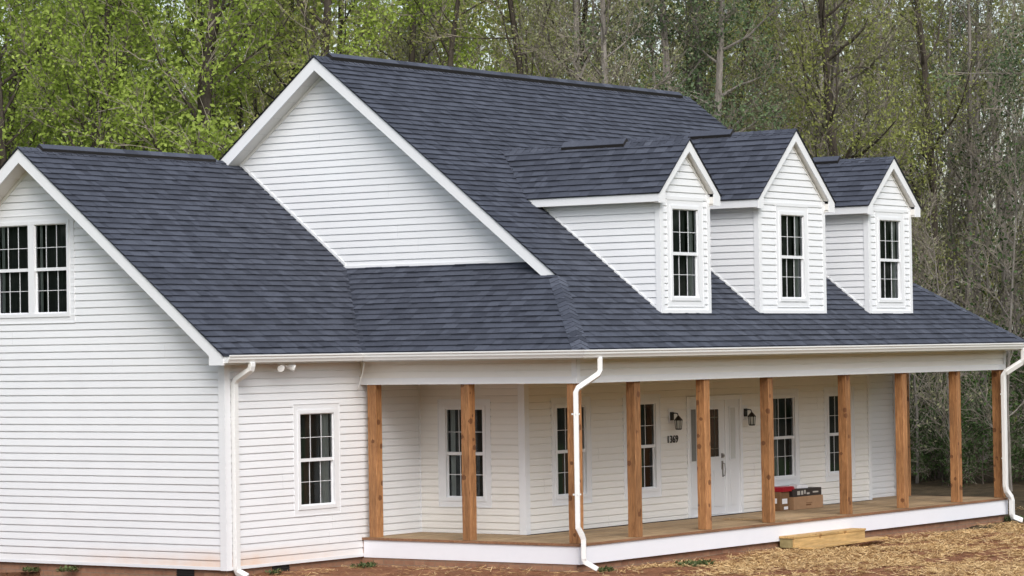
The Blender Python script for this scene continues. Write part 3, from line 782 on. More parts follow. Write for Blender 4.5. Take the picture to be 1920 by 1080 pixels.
# ---- dormers
def dormer(a,b,zp,eave_tone,lab,vent,seed):
    yf=-YD; zb=zm(yf); ze=5.649; odx=.192; ody=.12; m=(a+b)/2; hw=(b-a)/2
    s=(zp-ze)/(hw+odx)
    zr_=lambda x: zp-s*abs(x-m)
    ymeet=lambda z: YE+(z-He)/S2
    dm=MB()
    # front siding with window hole (pentagon)
    wz=3.985; wh=1.415; ww=.79; wu=m-ww/2
    ztop=lambda x: zr_(x)-.17
    zw_=ztop(a)
    siding(dm,[(a,zb+.03),(b,zb+.03),(b,zw_),(m,ztop(m)),(a,zw_)],[hole(wu,wz,ww,wh)],(0,yf,0),(1,0,0),(0,-1,0),v0=zb+.03)
    # cheeks
    yb=ymeet(zw_)
    for X,nx in ((a,-1),(b,1)):
        siding(dm,[(yf,zb+.02),(yf,zw_),(yb,zw_)],[],(X,0,0),(0,1,0),(nx,0,0),v0=zb+.03)
    d=part('dormer',dm,SID,fix=False); d['label']=lab
    tm=MB(); c=.075; f=.022
    tm.box((a-f,yf-f,zb-.01),(a+c,yf-.001,zw_)); tm.box((b-c,yf-f,zb-.01),(b+f,yf-.001,zw_))
    tm.box((a-f,yf-.001,zb+.02),(a-.001,yf+c,zw_)); tm.box((b+.001,yf-.001,zb+.02),(b+f,yf+c,zw_))
    tm.box((a+c,yf-f-.003,zb-.015),(b-c,yf-.001,zb+.05))
    # flat head band over the window
    tm.box((a+c,yf-f+.004,wz+wh+.156),(b-c,yf-.001,wz+wh+.20))
    # thin flashing trim along the cheeks
    for X,sg in ((a,-1),(b,1)):
        tm.prism([(yf+c,zm(yf+c)+.006),(yb,zm(yb)+.006),(yb,zm(yb)+.04),(yf+c,zm(yf+c)+.045)],0,X+sg*.001,X+sg*.024)
    tm.build('corner_trim',TRIM,d)
    # rakes
    fy=yf-ody
    rk=MB(); th=.15; top=.012
    for sg in (-1,1):
        xe=m+sg*(hw+odx); foot=ze-.17
        z0=zp-top
        poly=[(m,z0),(xe,zr_(xe)-top),(xe,foot),(xe-sg*.19,foot),(xe-sg*.19,zr_(xe-sg*.19)-top-th*.95),(m,z0-th*1.25)]
        rk.prism(poly,1,fy,fy+.022)
        # side fascia
        ybk=ymeet(ze-.02)
        if sg<0: rk.box((xe,fy+.0225,ze-.15),(xe+.02,ybk+.02,ze-.015))
        else: rk.box((xe-.02,fy+.0225,ze-.15),(xe,ybk+.02,ze-.015))
    rk.build('rake_boards',TRIM,d)
    sf=MB()
    for sg in (-1,1):
        xe=m+sg*(hw+odx); xw=m+sg*hw
        sf.face([(m,fy+.022,zp-.16),(xw,fy+.022,zr_(xw)-.16),(xw,yf-.001,zr_(xw)-.16),(m,yf-.001,zp-.16)])
        sf.box((min(xe,xw)+.001,fy+.023,ze-.152),(max(xe,xw)-.001,ymeet(ze-.15),ze-.14))
        sf.prism([(m,zp-.20),(xw,zr_(xw)-.20),(xw,zr_(xw)-.235),(m,zp-.235)],1,yf-.02,yf-.002)
    for sg in (-1,1):
        x0_,x1_=sorted((m+sg*(hw+.001),m+sg*(hw+odx-.0205)))
        sf.box((x0_,fy+.0225,ze-.168),(x1_,yf-.001,ze-.03))
    sf.build('soffit',SOFF,d,fix=False)
    # roof slopes with valleys cut on the main slope
    rm=MB(); sl=math.hypot(1,s)
    for sg in (-1,1):
        xe=m+sg*(hw+odx+.02); zee=zr_(xe)
        # u=y , v from eave up
        L=(hw+odx+.02)*sl
        poly=[(fy-.02,0),(ymeet(zee),0),(ymeet(zp),L),(fy-.02,L)]
        roofpart('',poly,(xe,0,zee),(0,1,0),(-sg,0,s),None,seed+sg,mb=rm,build=False)
    caps('',(m,fy-.02,zp),(m,ymeet(zp)+.05,zp),.13,side=[(-1,0,-s),(1,0,-s)],seed=seed,build=False,mb=rm)
    rm.build('dormer_roof',SHN,d,fix=False)
    if vent:
        v=ridgevent('ridge_vent',(m,vent[0],zp+.02),(m,vent[1],zp+.02),s,w=.10,h=.06,axis=1)
    frame_on(Pfront(yf),wu,wz,ww,wh,name='dormer_window',curtain=[(.86,1.0)] )
dormer(6.339,7.825,6.527,1,'left dormer above the deck corner',(-2.64,-1.42),50)
dormer(9.425,11.658,6.849,1,'larger middle dormer above the door',(-2.6,-1.75),60)
dormer(13.254,14.855,6.527,1,'right dormer nearest the far end',(-2.75,-2.2),70)

# ------------------------------------------------------------------ things on and by the porch
def placed(mb,name,m,loc,rz=0,**k):
    o=mb.build(name,m,None,**k); o.location=loc; o.rotation_euler=(0,0,rz); return o
st=empty('wooden_step','yellow lumber box step set against the white porch skirt','step',(10.46,-4.26,-.155))
mb=MB(); mb.box((-1.22,-.145,.155),(1.25,-.003,.190)); mb.box((-1.22,.003,.155),(1.25,.145,.190),tone=.95); mb.build('tread',YEL,st,bevel=.003)
mb=MB(); mb.box((-1.20,-.135,.0),(1.23,-.10,.154)); mb.build('riser_board',YEL,st,bevel=.003)
for x in (-1.2,1.19):
    mb=MB(); mb.box((x,-.099,.0),(x+.04,.14,.154)); mb.build('end_board',GREENW,st)
mb=MB(); mb.box((-1.45,-.12,0),(1.45,.12,.036)); 
o=placed(mb,'lumber_board',YEL,(10.45,-4.67,-.150),.05,bevel=.003); tag(o,'single flat lumber board lying on the straw in front of the box step','board')

c1=empty('cardboard_box','long plain brown carton on the porch under the black printed carton','box',(13.07,-2.32,ZT+.003))
mb=MB(); mb.box((-.50,-.19,0),(.56,.18,.225)); mb.build('carton',CARD,c1,bevel=.004)
mb=MB(); mb.box((-.52+.019,.0,.05),(-.5035,.1,.15)); mb.build('shipping_label',WHT,c1)
mb=MB(); mb.box((-.06,-.1925,.06),(.12,-.1905,.085)); mb.box((-.06,-.1925,.10),(.16,-.1905,.11)); mb.build('printed_mark',m_plain('brown ink',(.16,.08,.04),.8,.1),c1)
c2=empty('printed_carton','low black printed carton stacked on the long brown carton','box',(13.07,-2.32,ZT+.229))
mb=MB(); mb.box((-.50,-.17,0),(.54,.17,.135)); mb.build('carton',CARDD,c2,bevel=.004)
mb=MB()
for (a,b,z0,z1) in ((-.34,-.24,.03,.10),(-.20,-.13,.03,.10),(-.09,-.04,.04,.11),(.0,.10,.03,.06),(.22,.42,.05,.075)): mb.box((a,-.1735,z0),(b,-.1705,z1))
mb.build('printed_mark',m_plain('pale ink',(.45,.42,.38),.6,.3),c2)
c3=empty('brown_box','small brown box with white labels standing left of the long carton','box',(12.36,-2.3,ZT+.003))
mb=MB(); mb.box((-.16,-.15,0),(.16,.2,.33)); mb.build('carton',m_plain('worn cardboard',(.17,.095,.05),.85,.15,0,.3,9),c3,bevel=.004)
mb=MB(); mb.box((-.163,-.08,.13),(-.1605,.06,.22)); mb.box((-.10,-.1525,.12),(.08,-.1505,.21)); mb.box((-.04,-.1525,.02),(.1,-.1505,.07)); mb.build('shipping_label',WHT,c3)
mb=MB()
for i in range(5): mb.box((-.20+i*.001,-.14+i*.004,i*.017),(.26-i*.006,.13-i*.003,i*.017+.015),tone=1)
o=placed(mb,'red_package',REDM,(12.44,-2.34,ZT+.336),.03,bevel=.006); tag(o,'flat red wrapped package lying on top of the small brown box','package')
mb=MB(); mb.prism([(-.17,0),(.17,0),(.16,.05),(.08,.075),(-.02,.06),(-.10,.085),(-.16,.06)],1,-.1,.1)
o=placed(mb,'white_package',WHT,(13.0,-2.36,ZT+.366),-.1,bevel=.008); tag(o,'crumpled white wrapped package on top of the black printed carton','package')

# ------------------------------------------------------------------ ground
def gz(x,y):
    z=-.17-.05*min(1,max(0,(x-4)/12))
    z+=.02*math.sin(x*1.3+y*.7)+.015*math.sin(x*.6-y*2.1+1)
    if y>9 or x>20: z-=.02
    return z
def h2(ix,iy):
    n=(ix*374761393+iy*668265263)&0xffffffff; n=((n^(n>>13))*1274126177)&0xffffffff
    return ((n^(n>>16))&0xffff)/65535.
def vn(x,y):
    ix,iy=math.floor(x),math.floor(y); fx,fy=x-ix,y-iy; fx=fx*fx*(3-2*fx); fy=fy*fy*(3-2*fy)
    a=h2(ix,iy);b=h2(ix+1,iy);c=h2(ix,iy+1);d=h2(ix+1,iy+1)
    return a+(b-a)*fx+(c-a)*fy+(a-b-c+d)*fx*fy
def fine(x,y): return (vn(x*1.7,y*1.7)-.5)*.05+(vn(x*5,y*5)-.5)*.03+(vn(x*11,y*11)-.5)*.018
mb=MB()
xs=list(np.arange(-4,26.01,.09)); ys=list(np.arange(-11,.6,.09))
nx,ny=len(xs),len(ys)
def inhouse(x,y): return (0<x<XD and y>0.1) or (XD+.1<x<XE-.1 and y>-PP+.15)
for y in ys:
    for x in xs: mb.v.append((x,y,gz(x,y)+fine(x,y)-(.3 if inhouse(x,y) else 0)))
for j in range(ny-1):
    for i in range(nx-1):
        a=j*nx+i; mb.f.append((a,a+1,a+1+nx,a+nx)); mb.m.append(0); mb.t.append(1)
# skirt rows out to the horizon
def ring(pts): 
    n=len(mb.v); mb.v+=pts; return n
X0,X9,Y0,Y9=xs[0],xs[-1],ys[0],ys[-1]; F=900
n=ring([(-F,-F,-.2),(F,-F,-.2),(F,F,-.2),(-F,F,-.2)])
c=[0,nx-1,(ny-1)*nx+nx-1,(ny-1)*nx]
row=[[i for i in range(nx)],[j*nx+nx-1 for j in range(ny)],[(ny-1)*nx+i for i in range(nx-1,-1,-1)],[j*nx for j in range(ny-1,-1,-1)]]
for k in range(4):
    e=row[k]; A=n+k; B=n+(k+1)%4; h=len(e)//2
    for i in range(len(e)-1):
        mb.f.append((e[i],A if i<h else B,e[i+1])); mb.m.append(0); mb.t.append(1)
    mb.f.append((A,B,e[h])); mb.m.append(0); mb.t.append(1)
def m_ground():
    m,nt,b=mat('red clay and grass',(.3,.15,.08),.95,.1)
    v=objvec(nt); sp=N(nt,'ShaderNodeSeparateXYZ'); nt.links.new(v,sp.inputs[0])
    clay=ramp(nt,noise(nt,3.1,8,.7,v),[(.28,(.12,.05,.03)),(.5,(.25,.115,.062)),(.75,(.36,.19,.11))])
    clay=mul(nt,clay,graycol(nt,noise(nt,24,5,.7,v),.55,1.35))
    grass=ramp(nt,noise(nt,6,6,.7,v),[(.3,(.05,.09,.02)),(.7,(.12,.17,.045))])
    far=mathn(nt,'ADD',mathn(nt,'MULTIPLY',mathn(nt,'SUBTRACT',sp.outputs[0],18.6),1.2),mathn(nt,'MULTIPLY',noise(nt,1.4,5,.7,v),-.8),True)
    far2=mathn(nt,'MULTIPLY',far,mathn(nt,'GREATER_THAN',sp.outputs[1],-9.0))
    back=mathn(nt,'GREATER_THAN',sp.outputs[1],8.2)
    wood=ramp(nt,noise(nt,2,6,.7,v),[(.3,(.035,.028,.018)),(.7,(.10,.075,.045))])
    dist=mathn(nt,'SUBTRACT',mathn(nt,'MULTIPLY',sp.outputs[1],-1),10.5)
    left=mathn(nt,'SUBTRACT',mathn(nt,'MULTIPLY',sp.outputs[0],-1),3.5)
    out=mathn(nt,'MULTIPLY',mathn(nt,'MAXIMUM',dist,left),.4,True)
    c=mul(nt,clay,grass,mathn(nt,'MAXIMUM',far2,out,True),'MIX')
    edge=mathn(nt,'SUBTRACT',mathn(nt,'MULTIPLY',sp.outputs[0],.478),mathn(nt,'ADD',sp.outputs[1],13.2))
    deep0=mathn(nt,'MULTIPLY',mathn(nt,'LESS_THAN',edge,0),mathn(nt,'GREATER_THAN',sp.outputs[0],15))
    deep=mathn(nt,'GREATER_THAN',mathn(nt,'ADD',mathn(nt,'MULTIPLY',sp.outputs[0],.809),mathn(nt,'MULTIPLY',sp.outputs[1],.588)),24.5)
    c=mul(nt,c,wood,mathn(nt,'MAXIMUM',mathn(nt,'MAXIMUM',deep,deep0),back,True),'MIX')
    nt.links.new(c,b.inputs['Base Color']); bump(nt,b,noise(nt,18,6,.75,v),.8,.05)
    return m
g=mb.build('ground',m_ground(),None,fix=False,smooth=True); tag(g,kind='structure')

# straw mulch: loose strands scattered over the clay
def quads_obj(name,pts,mats,midx=None,tones=None,parent=None):
    """pts: (n,4,3) array of quads"""
    pts=np.asarray(pts,dtype=np.float32); n=len(pts)
    me=bpy.data.meshes.new(name); me.vertices.add(n*4); me.vertices.foreach_set('co',pts.reshape(-1))
    me.loops.add(n*4); me.loops.foreach_set('vertex_index',np.arange(n*4,dtype=np.int32))
    me.polygons.add(n); me.polygons.foreach_set('loop_start',np.arange(0,n*4,4,dtype=np.int32)); me.polygons.foreach_set('loop_total',np.full(n,4,dtype=np.int32))
    for m in mats: me.materials.append(m)
    if midx is not None: me.polygons.foreach_set('material_index',np.asarray(midx,dtype=np.int32))
    at=me.attributes.new('tone','FLOAT','FACE'); at.data.foreach_set('value',np.asarray(tones if tones is not None else np.random.rand(n),dtype=np.float32))
    me.update(calc_edges=True)
    return me
rng=np.random.default_rng(5)
def strands(n,cond,lo,hi,w,zlift=.02):
    Q=[];T=[]
    k=0
    while k<n:
        x=rng.uniform(-1.5,25);y=rng.uniform(-10.5,-0.15)
        if inhouse(x,y) : continue
        if rng.random()>cond(x,y): continue
        z=gz(x,y)+fine(x,y)+rng.uniform(.0,zlift)
        L=rng.uniform(lo,hi);a=rng.uniform(0,math.pi);e=rng.normal(0,.22)
        d=np.array([math.cos(a)*math.cos(e),math.sin(a)*math.cos(e),math.sin(e)])*L/2
        s=np.array([-math.sin(a),math.cos(a),rng.normal(0,.6)]); s=s/np.linalg.norm(s)*w/2
        c=np.array([x,y,z+.006+abs(d[2])*.7]); Q.append([c-d-s,c+d-s,c+d+s,c-d+s]); T.append(rng.random()); k+=1
    return Q,T
def straw_density(x,y):
    p=vn(x*.9+7,y*1.3+3)*.45+vn(x*3.1,y*3.1)*.35+vn(x*8,y*8)*.3
    d=max(0.03,min(1,(p-.46)*4.5))
    near=(-PP-.05-y)  # distance in front of the porch
    if x>XD: d*=max(.06,min(1,(near-.12)/.45))
    else: d*=.25
    if x<5.5: d*=.3+.7*max(0,min(1,(x-3)/2.5))
    if x>18.5: d*=.35
    return d
Q,T=strands(95000,straw_density,.04,.16,.0065)
STRAW=bpy.data.materials.new('straw'); STRAW.use_nodes=True; nt=STRAW.node_tree; b=nt.nodes['Principled BSDF']
nt.links.new(ramp(nt,tone(nt),[(0,(.28,.155,.065)),(.5,(.55,.365,.165)),(1,(.78,.58,.32))]),b.inputs['Base Color']); b.inputs['Roughness'].default_value=.7; b.inputs['Specular IOR Level'].default_value=.2
o=bpy.data.objects.new('straw_mulch',quads_obj('straw_mulch',Q,[STRAW],None,T)); COL.objects.link(o); tag(o,'loose yellow straw scattered over the red clay yard','straw',kind='stuff')

# small weeds
LEAFW=m_leaf('weed leaf',(.05,.075,.025),(.13,.16,.06),.2)
def weed(x,y,r_,n,label):
    Q=[];T=[]
    for i in range(n):
        a=rng.uniform(0,6.283);q=r_*math.sqrt(rng.random()); cx,cy=q*math.cos(a),q*math.sin(a)*.6
        L=rng.uniform(.03,.08); t=rng.uniform(0,6.283); e=rng.uniform(.1,1.2)
        d=np.array([math.cos(t)*math.cos(e),math.sin(t)*math.cos(e),math.sin(e)])*L; s=np.array([-math.sin(t),math.cos(t),0])*L*.25
        c=np.array([cx,cy,rng.uniform(0,.05)]); Q.append([c-s*.4,c+d*.6-s,c+d,c+d*.6+s]); T.append(rng.random())
    o=bpy.data.objects.new('weed',quads_obj('weed',Q,[LEAFW],None,T)); COL.objects.link(o); o.location=(x,y,gz(x,y)+.0); tag(o,label,'weed','low weeds along the foundation'); return o
weed(5.1,-5.0,.42,420,'wide low green weed patch in the straw beneath the second porch post')
weed(-.12,3.1,.22,220,'green weed growing against the foundation left of the side wall vent')
weed(-.10,3.9,.16,120,'small weed at the far left edge of the gable wall base')
weed(2.9,-.35,.26,200,'low weed beside the foundation just left of the porch skirt')
weed(.75,-.3,.15,90,'tiny weed below the left front window beside the downspout foot')
weed(18.0,-4.15,.30,260,'green weed clump under the far right downspout')
weed(3.35,-4.55,.16,120,'green weed tuft under the downspout at the porch corner')
# grass beyond the right end of the house
Q=[];T=[]
for i in range(26000):
    x=rng.uniform(19.5,36);y=rng.uniform(-9,4)
    if y>.478*x-13.3 or x>29: continue
    if rng.random()>max(.05,min(1,(vn(x*.6,y*.6)-.2)*2)): continue
    c=np.array([x,y,gz(x,y) if (x<25.9 and y<.5) else -.2]); a=rng.uniform(0,6.283);L=rng.uniform(.06,.2)
    d=np.array([rng.normal(0,.25)*L,rng.normal(0,.25)*L,L]); s=np.array([math.cos(a),math.sin(a),0])*.012
    Q.append([c-s,c+s,c+d+s*.2,c+d-s*.2]);T.append(rng.random())
o=bpy.data.objects.new('grass',quads_obj('grass',Q,[m_leaf('grass blade',(.05,.10,.02),(.13,.20,.05),.3)],None,T)); COL.objects.link(o); tag(o,'rough green grass between the yard and the woods','grass',kind='stuff')

# ------------------------------------------------------------------ trees
BARKD=m_bark('dark bark',(.035,.028,.022),(.10,.085,.07))
BARKG=m_bark('grey bark',(.13,.115,.10),(.32,.29,.26))
TWIG=m_bark('twig bark',(.17,.148,.118),(.35,.31,.255))
LEAVES={
 'green':m_leaf('fresh green leaves',(.17,.25,.03),(.50,.62,.14),.5),
 'olive':m_leaf('olive budding leaves',(.19,.215,.06),(.48,.51,.16),.45),
 'tan':m_leaf('tan budding twigs',(.20,.205,.11),(.43,.44,.25),.42),
 'pine':m_leaf('pine needles',(.05,.085,.045),(.16,.22,.10),.25),
 'under':m_leaf('understory leaves',(.03,.06,.018),(.09,.15,.045),.3)}
def tubes_to_quads(segs,n=3):
    """segs arrays: p0,p1,r0,r1 -> quads"""
    p0=np.array([s[0] for s in segs]);p1=np.array([s[1] for s in segs]);r0=np.array([s[2] for s in segs]);r1=np.array([s[3] for s in segs])
    d=p1-p0; d/= (np.linalg.norm(d,axis=1,keepdims=True)+1e-9)
    ref=np.where(np.abs(d[:,2:3])>.9,np.array([[1.,0,0]]),np.array([[0,0,1.]]))
    u=np.cross(d,ref); u/=np.linalg.norm(u,axis=1,keepdims=True); w=np.cross(d,u)
    out=[]
    for k in range(n):
        a0=2*math.pi*k/n;a1=2*math.pi*(k+1)/n
        o0=u*math.cos(a0)+w*math.sin(a0);o1=u*math.cos(a1)+w*math.sin(a1)
        out.append(np.stack([p0+o0*r0[:,None],p0+o1*r0[:,None],p1+o1*r1[:,None],p1+o0*r1[:,None]],axis=1))
    return np.concatenate(out)
def grow(rg,start,dirv,L,r,segn,wob,up,rt=.4):
    pts=[(start.copy(),r)]; d=dirv/np.linalg.norm(dirv); p=start.copy()
    for i in range(segn):
        d=d+rg.normal(0,wob,3)+np.array([0,0,up]); d/=np.linalg.norm(d); p=p+d*(L/segn)
        pts.append((p.copy(),r*(1-(1-rt)*(i+1)/segn)))
    return pts
def perp(rg,d,ang):
    v=rg.normal(0,1,3); v-=d*v.dot(d); v/=np.linalg.norm(v); return d*math.cos(ang)+v*math.sin(ang)
def leaf_quads(rg,centers,size,flat=.5):
    n=len(centers); c=np.asarray(centers)
    a=rg.normal(0,1,(n,3)); a/=np.linalg.norm(a,axis=1,keepdims=True)
    b=rg.normal(0,1,(n,3)); b=np.cross(a,b); b/=np.linalg.norm(b,axis=1,keepdims=True)
    s=size*rg.uniform(.6,1.3,(n,1)); a=a*s; b=b*s*.62
    return np.stack([c-a,c+b*.9-a*.1,c+a,c-b*.9+a*.1],axis=1)
def make_tree(kind,seed,h,r0,spread,crown0,nl,leafn,leafs,leafm,bark,lean=(0,0),clump=.5,up=.12,twl=1.0):
    rg=np.random.default_rng(seed); trunk=[];twigs=[];leaves=[];tn=[]
    tp=grow(rg,np.array([0,0,-.3]),np.array([lean[0],lean[1],1.]),h,r0,12,.035,.02,.12)
    limbs=[]
    for i in range(len(tp)-1): trunk.append((tp[i][0],tp[i+1][0],tp[i][1],tp[i+1][1]))
    def at(f):
        q=f*(len(tp)-1); i=min(int(q),len(tp)-2); e=q-i; return tp[i][0]*(1-e)+tp[i+1][0]*e, tp[i][1]*(1-e)+tp[i+1][1]*e,(tp[i+1][0]-tp[i][0])/np.linalg.norm(tp[i+1][0]-tp[i][0])
    for k in range(nl):
        f=crown0+(1-crown0)*((k+rg.random())/nl)**.9; f=min(f,.99)
        p,r,d=at(f); rel=(f-crown0)/(1-crown0+1e-6)
        L=spread*(1.05-.75*rel)*rg.uniform(.6,1.2) if kind!='pine' else spread*(1-.8*rel)*rg.uniform(.5,1.1)
        ang=rg.uniform(.6,1.15) if kind!='pine' else rg.uniform(1.1,1.5)
        lp=grow(rg,p,perp(rg,d,ang),L,max(.012,r*rg.uniform(.28,.5)),5,.16,up,.3)
        for i in range(5): trunk.append((lp[i][0],lp[i+1][0],lp[i][1],lp[i+1][1]))
        nb=int(3+L*2.4)
        for j in range(nb):
            t=rg.uniform(.2,1)*5; i=min(int(t),4); e=t-i; q=lp[i][0]*(1-e)+lp[i+1][0]*e; dd=lp[i+1][0]-lp[i][0]; dd/=np.linalg.norm(dd)
            L2=rg.uniform(.4,1.1)*twl*(.5+.25*L)
            bp=grow(rg,q,perp(rg,dd,rg.uniform(.4,1.0)),L2,max(.009,lp[i][1]*.4),3,.2,up*.8,.45)
            for i2 in range(3): twigs.append((bp[i2][0],bp[i2+1][0],bp[i2][1],bp[i2+1][1]))
            br=rg.random()
            for m_ in range(5):
                t2=rg.uniform(.25,1)*3; i3=min(int(t2),2); e2=t2-i3; q2=bp[i3][0]*(1-e2)+bp[i3+1][0]*e2; d2=bp[i3+1][0]-bp[i3][0]; d2/=np.linalg.norm(d2)
                d3=perp(rg,d2,rg.uniform(.3,.9)); L3=rg.uniform(.2,.6)*twl; q3=q2+(d3+np.array([0,0,up]))*L3
                twigs.append((q2,q3,.0075,.004))
                if leafn:
                    nn=rg.poisson(leafn)
                    for _ in range(nn):
                        c=q2+(q3-q2)*rg.uniform(.2,1.1)+rg.normal(0,.09*clump*2,3); leaves.append(c); tn.append(min(1,max(0,.5*br+.5*rg.random())))
    tq=tubes_to_quads(trunk,6)
    tm=quads_obj(kind+'_trunk',tq,[bark])
    wq=tubes_to_quads(twigs,3); mi=[0]*len(wq); tt=[.5]*len(wq)
    if leaves:
        lq=leaf_quads(rg,leaves,leafs); wq=np.concatenate([wq,lq]); mi+= [1]*len(lq); tt+=tn
    cm=quads_obj(kind+'_crown',wq,[TWIG,leafm],mi,tt)
    return tm,cm
VAR={
 'green':[make_tree('leafy',101+i,15+i*1.2,.17,3.3,.22,32,13,.050,LEAVES['green'],BARKD,clump=1.0) for i in range(3)],
 'olive':[make_tree('budding',121+i,16+i,.16,3.0,.20,32,10,.042,LEAVES['olive'],BARKD,clump=.8) for i in range(3)],
 'tan':[make_tree('twiggy',141+i,16+i,.15,3.0,.16,36,6.5,.036,LEAVES['tan'],BARKG,clump=.6,twl=1.15) for i in range(3)],
 'pine':[make_tree('pine',161+i,17.5,.19,2.8,.38,26,13,.045,LEAVES['pine'],BARKG,clump=1.1,up=.05,twl=.7) for i in range(2)],
 'sap':[make_tree('sapling',181+i,7.5+i,.05,1.7,.10,20,1.8,.05,LEAVES['under'] if i else LEAVES['tan'],BARKG,clump=.7) for i in range(2)],
 'bush':[make_tree('shrub',191,2.6,.03,1.2,.05,22,7,.05,LEAVES['under'],BARKD,clump=1.0)],
}
CAM=np.array([-34.815,-29.523]); FW=np.array([math.cos(rad(36.126)),math.sin(rad(36.126))]); RT=np.array([FW[1],-FW[0]])
LAB={'green':('leafy_tree','tree in fresh spring green leaf standing in the woods behind the house','fresh green trees in the woods'),
 'olive':('budding_tree','tree with small olive yellow buds standing in the woods behind the house','olive budding trees in the woods'),
 'tan':('bare_tree','nearly bare grey brown tree with fine twigs standing in the woods','bare twiggy trees in the woods'),
 'pine':('pine_tree','pine with dark needles high on a tall trunk among bare trees','pines among the bare trees'),
 'sap':('sapling','slender twiggy sapling standing in front of the taller woods','saplings along the edge of the woods'),
 'bush':('shrub','low green leafy shrub at the foot of the woods right of the house','shrubs at the foot of the woods')}
TR=random.Random(3)
def tree(kind,x,y,s=1,var=None,label=None,rx=0,ry=0,rz=None,grp=True):
    nm,lab,gr=LAB[kind]; tm,cm=VAR[kind][TR.randrange(len(VAR[kind])) if var is None else var]
    e=bpy.data.objects.new(nm,None); COL.objects.link(e); e.location=(x,y,-.2); e.rotation_euler=(rx,ry,TR.uniform(0,6.28) if rz is None else rz); e.scale=(s*TR.uniform(.9,1.1),)*2+(s,)
    tag(e,label or lab,'tree' if kind!='bush' else 'shrub',gr if grp else None)
    a=bpy.data.objects.new('trunk',tm); COL.objects.link(a); a.parent=e
    b=bpy.data.objects.new('crown',cm); COL.objects.link(b); b.parent=e
    return e
# woods: staggered rows behind the house
pl=[]
D=73.0; row=0
while D<108:
    half=.19*D+9; Lp=-half+TR.uniform(0,3)
    while Lp<half:
        pl.append((D+TR.uniform(-1.4,1.4),Lp+TR.uniform(-.7,.7))); Lp+=TR.uniform(2.7,4.0)+ (D-73)*.03
    D+=3.6+(D-73)*.06; row+=1
for (D_,L_) in pl:
    px=.5+(L_/D_)/(1920/5723)+.065   # 0 left .. 1 right of the view
    u=px+TR.gauss(0,.07)
    if u<.41: k='green'
    elif u<.62: k='olive' if TR.random()<.8 else ('green' if u<.5 else 'tan')
    else: k='tan' if TR.random()<.6 else ('olive' if TR.random()<.8 else 'pine')
    if k=='pine' and px<.78: k='tan'
    p=CAM+FW*D_+RT*L_
    tree(k,p[0],p[1],TR.uniform(.88,1.15))
for i in range(70):
    D_=TR.uniform(69,80); L_=TR.uniform(-.19*D_-5,.19*D_+8); px=.5+(L_/D_)/(1920/5723)+.065
    if px<.45 and TR.random()<.5: continue
    p=CAM+FW*D_+RT*L_; tree('sap',p[0],p[1],TR.uniform(.7,1.1))
for i in range(36):
    D_=TR.uniform(66,72) if i<8 else TR.uniform(71.5,78); L_=TR.uniform(.07*D_,.17*D_) if i<8 else TR.uniform(.05*D_,.19*D_+6); p=CAM+FW*D_+RT*L_; tree('bush',p[0],p[1],TR.uniform(.5,1.1))
# the trunks one can pick out
def lone(D_,pxs,kind,s,var,label,rx,ry):
    L_=(pxs/1920-.5-.065)*(1920/5723)*D_; p=CAM+FW*D_+RT*L_; return tree(kind,p[0],p[1],s,var,label,rx,ry,0,grp=False)
lone(71.5,1508,'pine',1.1,0,'tall pine with thick pale trunk rising behind the middle dormer',.0,.045)
lone(71.8,1592,'pine',1.0,1,'leaning grey trunked pine rising just right of the thick pale pine',-.02,.07)
lone(72.5,1392,'tan',1.15,0,'straight dark trunked tree rising above the far end of the main ridge',0,0)
lone(72.0,843,'olive',1.25,1,'forked dark tree rising above the middle of the main ridge',0,.02)
lone(72.4,612,'green',1.25,2,'dark trunked green tree standing directly above the main gable peak',0,0)
lone(72.4,300,'green',1.2,1,'green tree with dark forked trunk above the left wing ridge',0,0)
# distant woods reading as one mass
Q=[];T=[];MI=[]
segs=[]
for i in range(9000):
    D_=rng.uniform(108,122); L_=rng.uniform(-.19*D_-10,.19*D_+10); p=CAM+FW*D_+RT*L_; z=rng.uniform(-.2,13)
    a=rng.normal(0,.35,2); L=rng.uniform(.8,3); q=np.array([p[0],p[1],z]); segs.append((q,q+np.array([a[0],a[1],1])*L,.03,.015))
tq=tubes_to_quads(segs,3)
cen=[]
for i in range(120000):
    D_=rng.uniform(108,122); L_=rng.uniform(-.19*D_-10,.19*D_+10); p=CAM+FW*D_+RT*L_; z=21*rng.random()**.85
    if vn(L_*.5+50,z*.6)<.30 and z>3: continue
    cen.append((p[0],p[1],z))
lq=leaf_quads(rng,cen,.17)
me=quads_obj('distant_woods',np.concatenate([tq,lq]),[BARKD,LEAVES['olive']],[0]*len(tq)+[1]*len(lq))
o=bpy.data.objects.new('distant_woods',me); COL.objects.link(o); tag(o,'far part of the woods reading as one dim mass','woods',kind='stuff')

cen=[]
for i in range(60000):
    a=rng.uniform(rad(135),rad(345)); q=rng.uniform(84,96); z=13*rng.random()**.8*(.8+.4*vn(a*9,2.5))
    cen.append((8+q*math.cos(a),-2+q*math.sin(a),z))
me=quads_obj('woods_across_the_road',leaf_quads(rng,cen,.55),[LEAVES['under']])
o=bpy.data.objects.new('surrounding_woods',me); COL.objects.link(o); tag(o,'woods around the clearing mirrored darkly in the window panes','woods',kind='stuff')
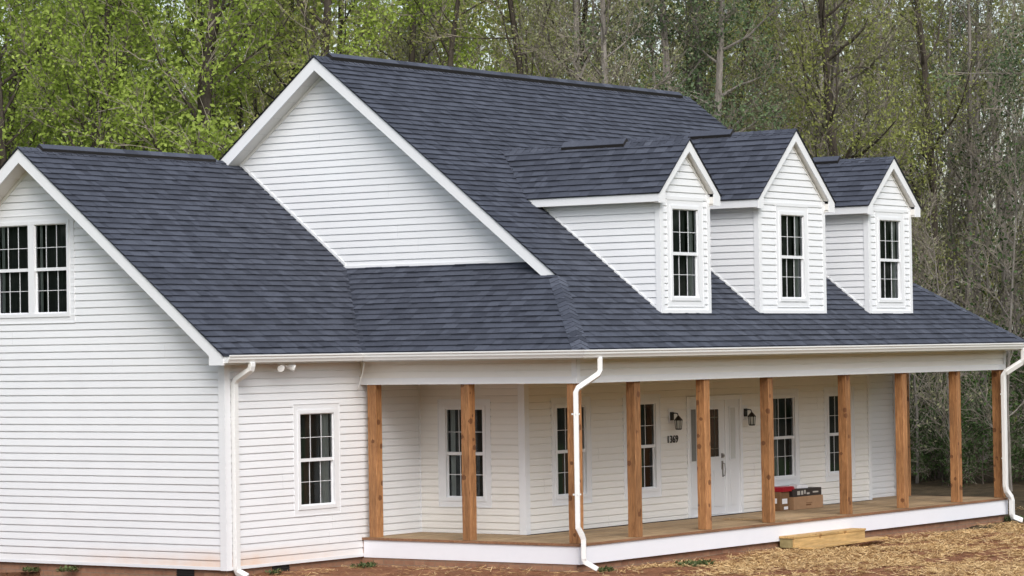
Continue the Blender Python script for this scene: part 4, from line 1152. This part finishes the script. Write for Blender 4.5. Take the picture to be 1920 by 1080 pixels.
# ------------------------------------------------------------------ light, sky, camera
world=bpy.data.worlds.new("World"); sc.world=world; world.use_nodes=True; nt=world.node_tree; bg=nt.nodes['Background']
sky=N(nt,'ShaderNodeTexSky'); sky.sky_type='NISHITA'; sky.sun_disc=False
SE=rad(42); SAZ=rad(228)    # direction towards the sun, from +X counter-clockwise
sky.sun_elevation=SE; sky.sun_rotation=rad(90)-SAZ; sky.dust_density=2.5; sky.air_density=1.2; sky.ozone_density=1
hs=N(nt,'ShaderNodeHueSaturation'); hs.inputs['Saturation'].default_value=.6; nt.links.new(sky.outputs[0],hs.inputs['Color']); nt.links.new(hs.outputs[0],bg.inputs[0])
bg.inputs[1].default_value=.125
sd=bpy.data.lights.new('sun','SUN'); sd.energy=1.3; sd.angle=rad(35); sd.color=(1,.99,.975); so=bpy.data.objects.new('sun',sd); COL.objects.link(so)
dirv=Vector((math.cos(SE)*math.cos(SAZ),math.cos(SE)*math.sin(SAZ),math.sin(SE))); so.rotation_euler=dirv.to_track_quat('Z','Y').to_euler(); so.location=(0,0,30)
cam=bpy.data.cameras.new('camera'); co=bpy.data.objects.new('camera',cam); COL.objects.link(co); sc.camera=co
cam.sensor_width=36; cam.lens=5723/1920*36; cam.shift_x=125/1920; cam.shift_y=-24/1920; cam.clip_start=.5; cam.clip_end=3000
ya,pi_,ro=rad(36.126),rad(1.4),rad(-.867)
fw=Vector((math.cos(ya)*math.cos(pi_),math.sin(ya)*math.cos(pi_),math.sin(pi_))); r_=Vector((math.sin(ya),-math.cos(ya),0)); u_=r_.cross(fw)
r2=r_*math.cos(ro)+u_*math.sin(ro); u2=-r_*math.sin(ro)+u_*math.cos(ro)
M=Matrix(((r2.x,u2.x,-fw.x,-34.815),(r2.y,u2.y,-fw.y,-29.523),(r2.z,u2.z,-fw.z,3.2),(0,0,0,1))); co.matrix_world=M
vs=sc.view_settings; vs.view_transform='Standard'; vs.look='None'; vs.exposure=.72; vs.gamma=1
sc.render.resolution_x=1024; sc.render.resolution_y=576
sc.cycles.max_bounces=6; sc.cycles.transparent_max_bounces=12
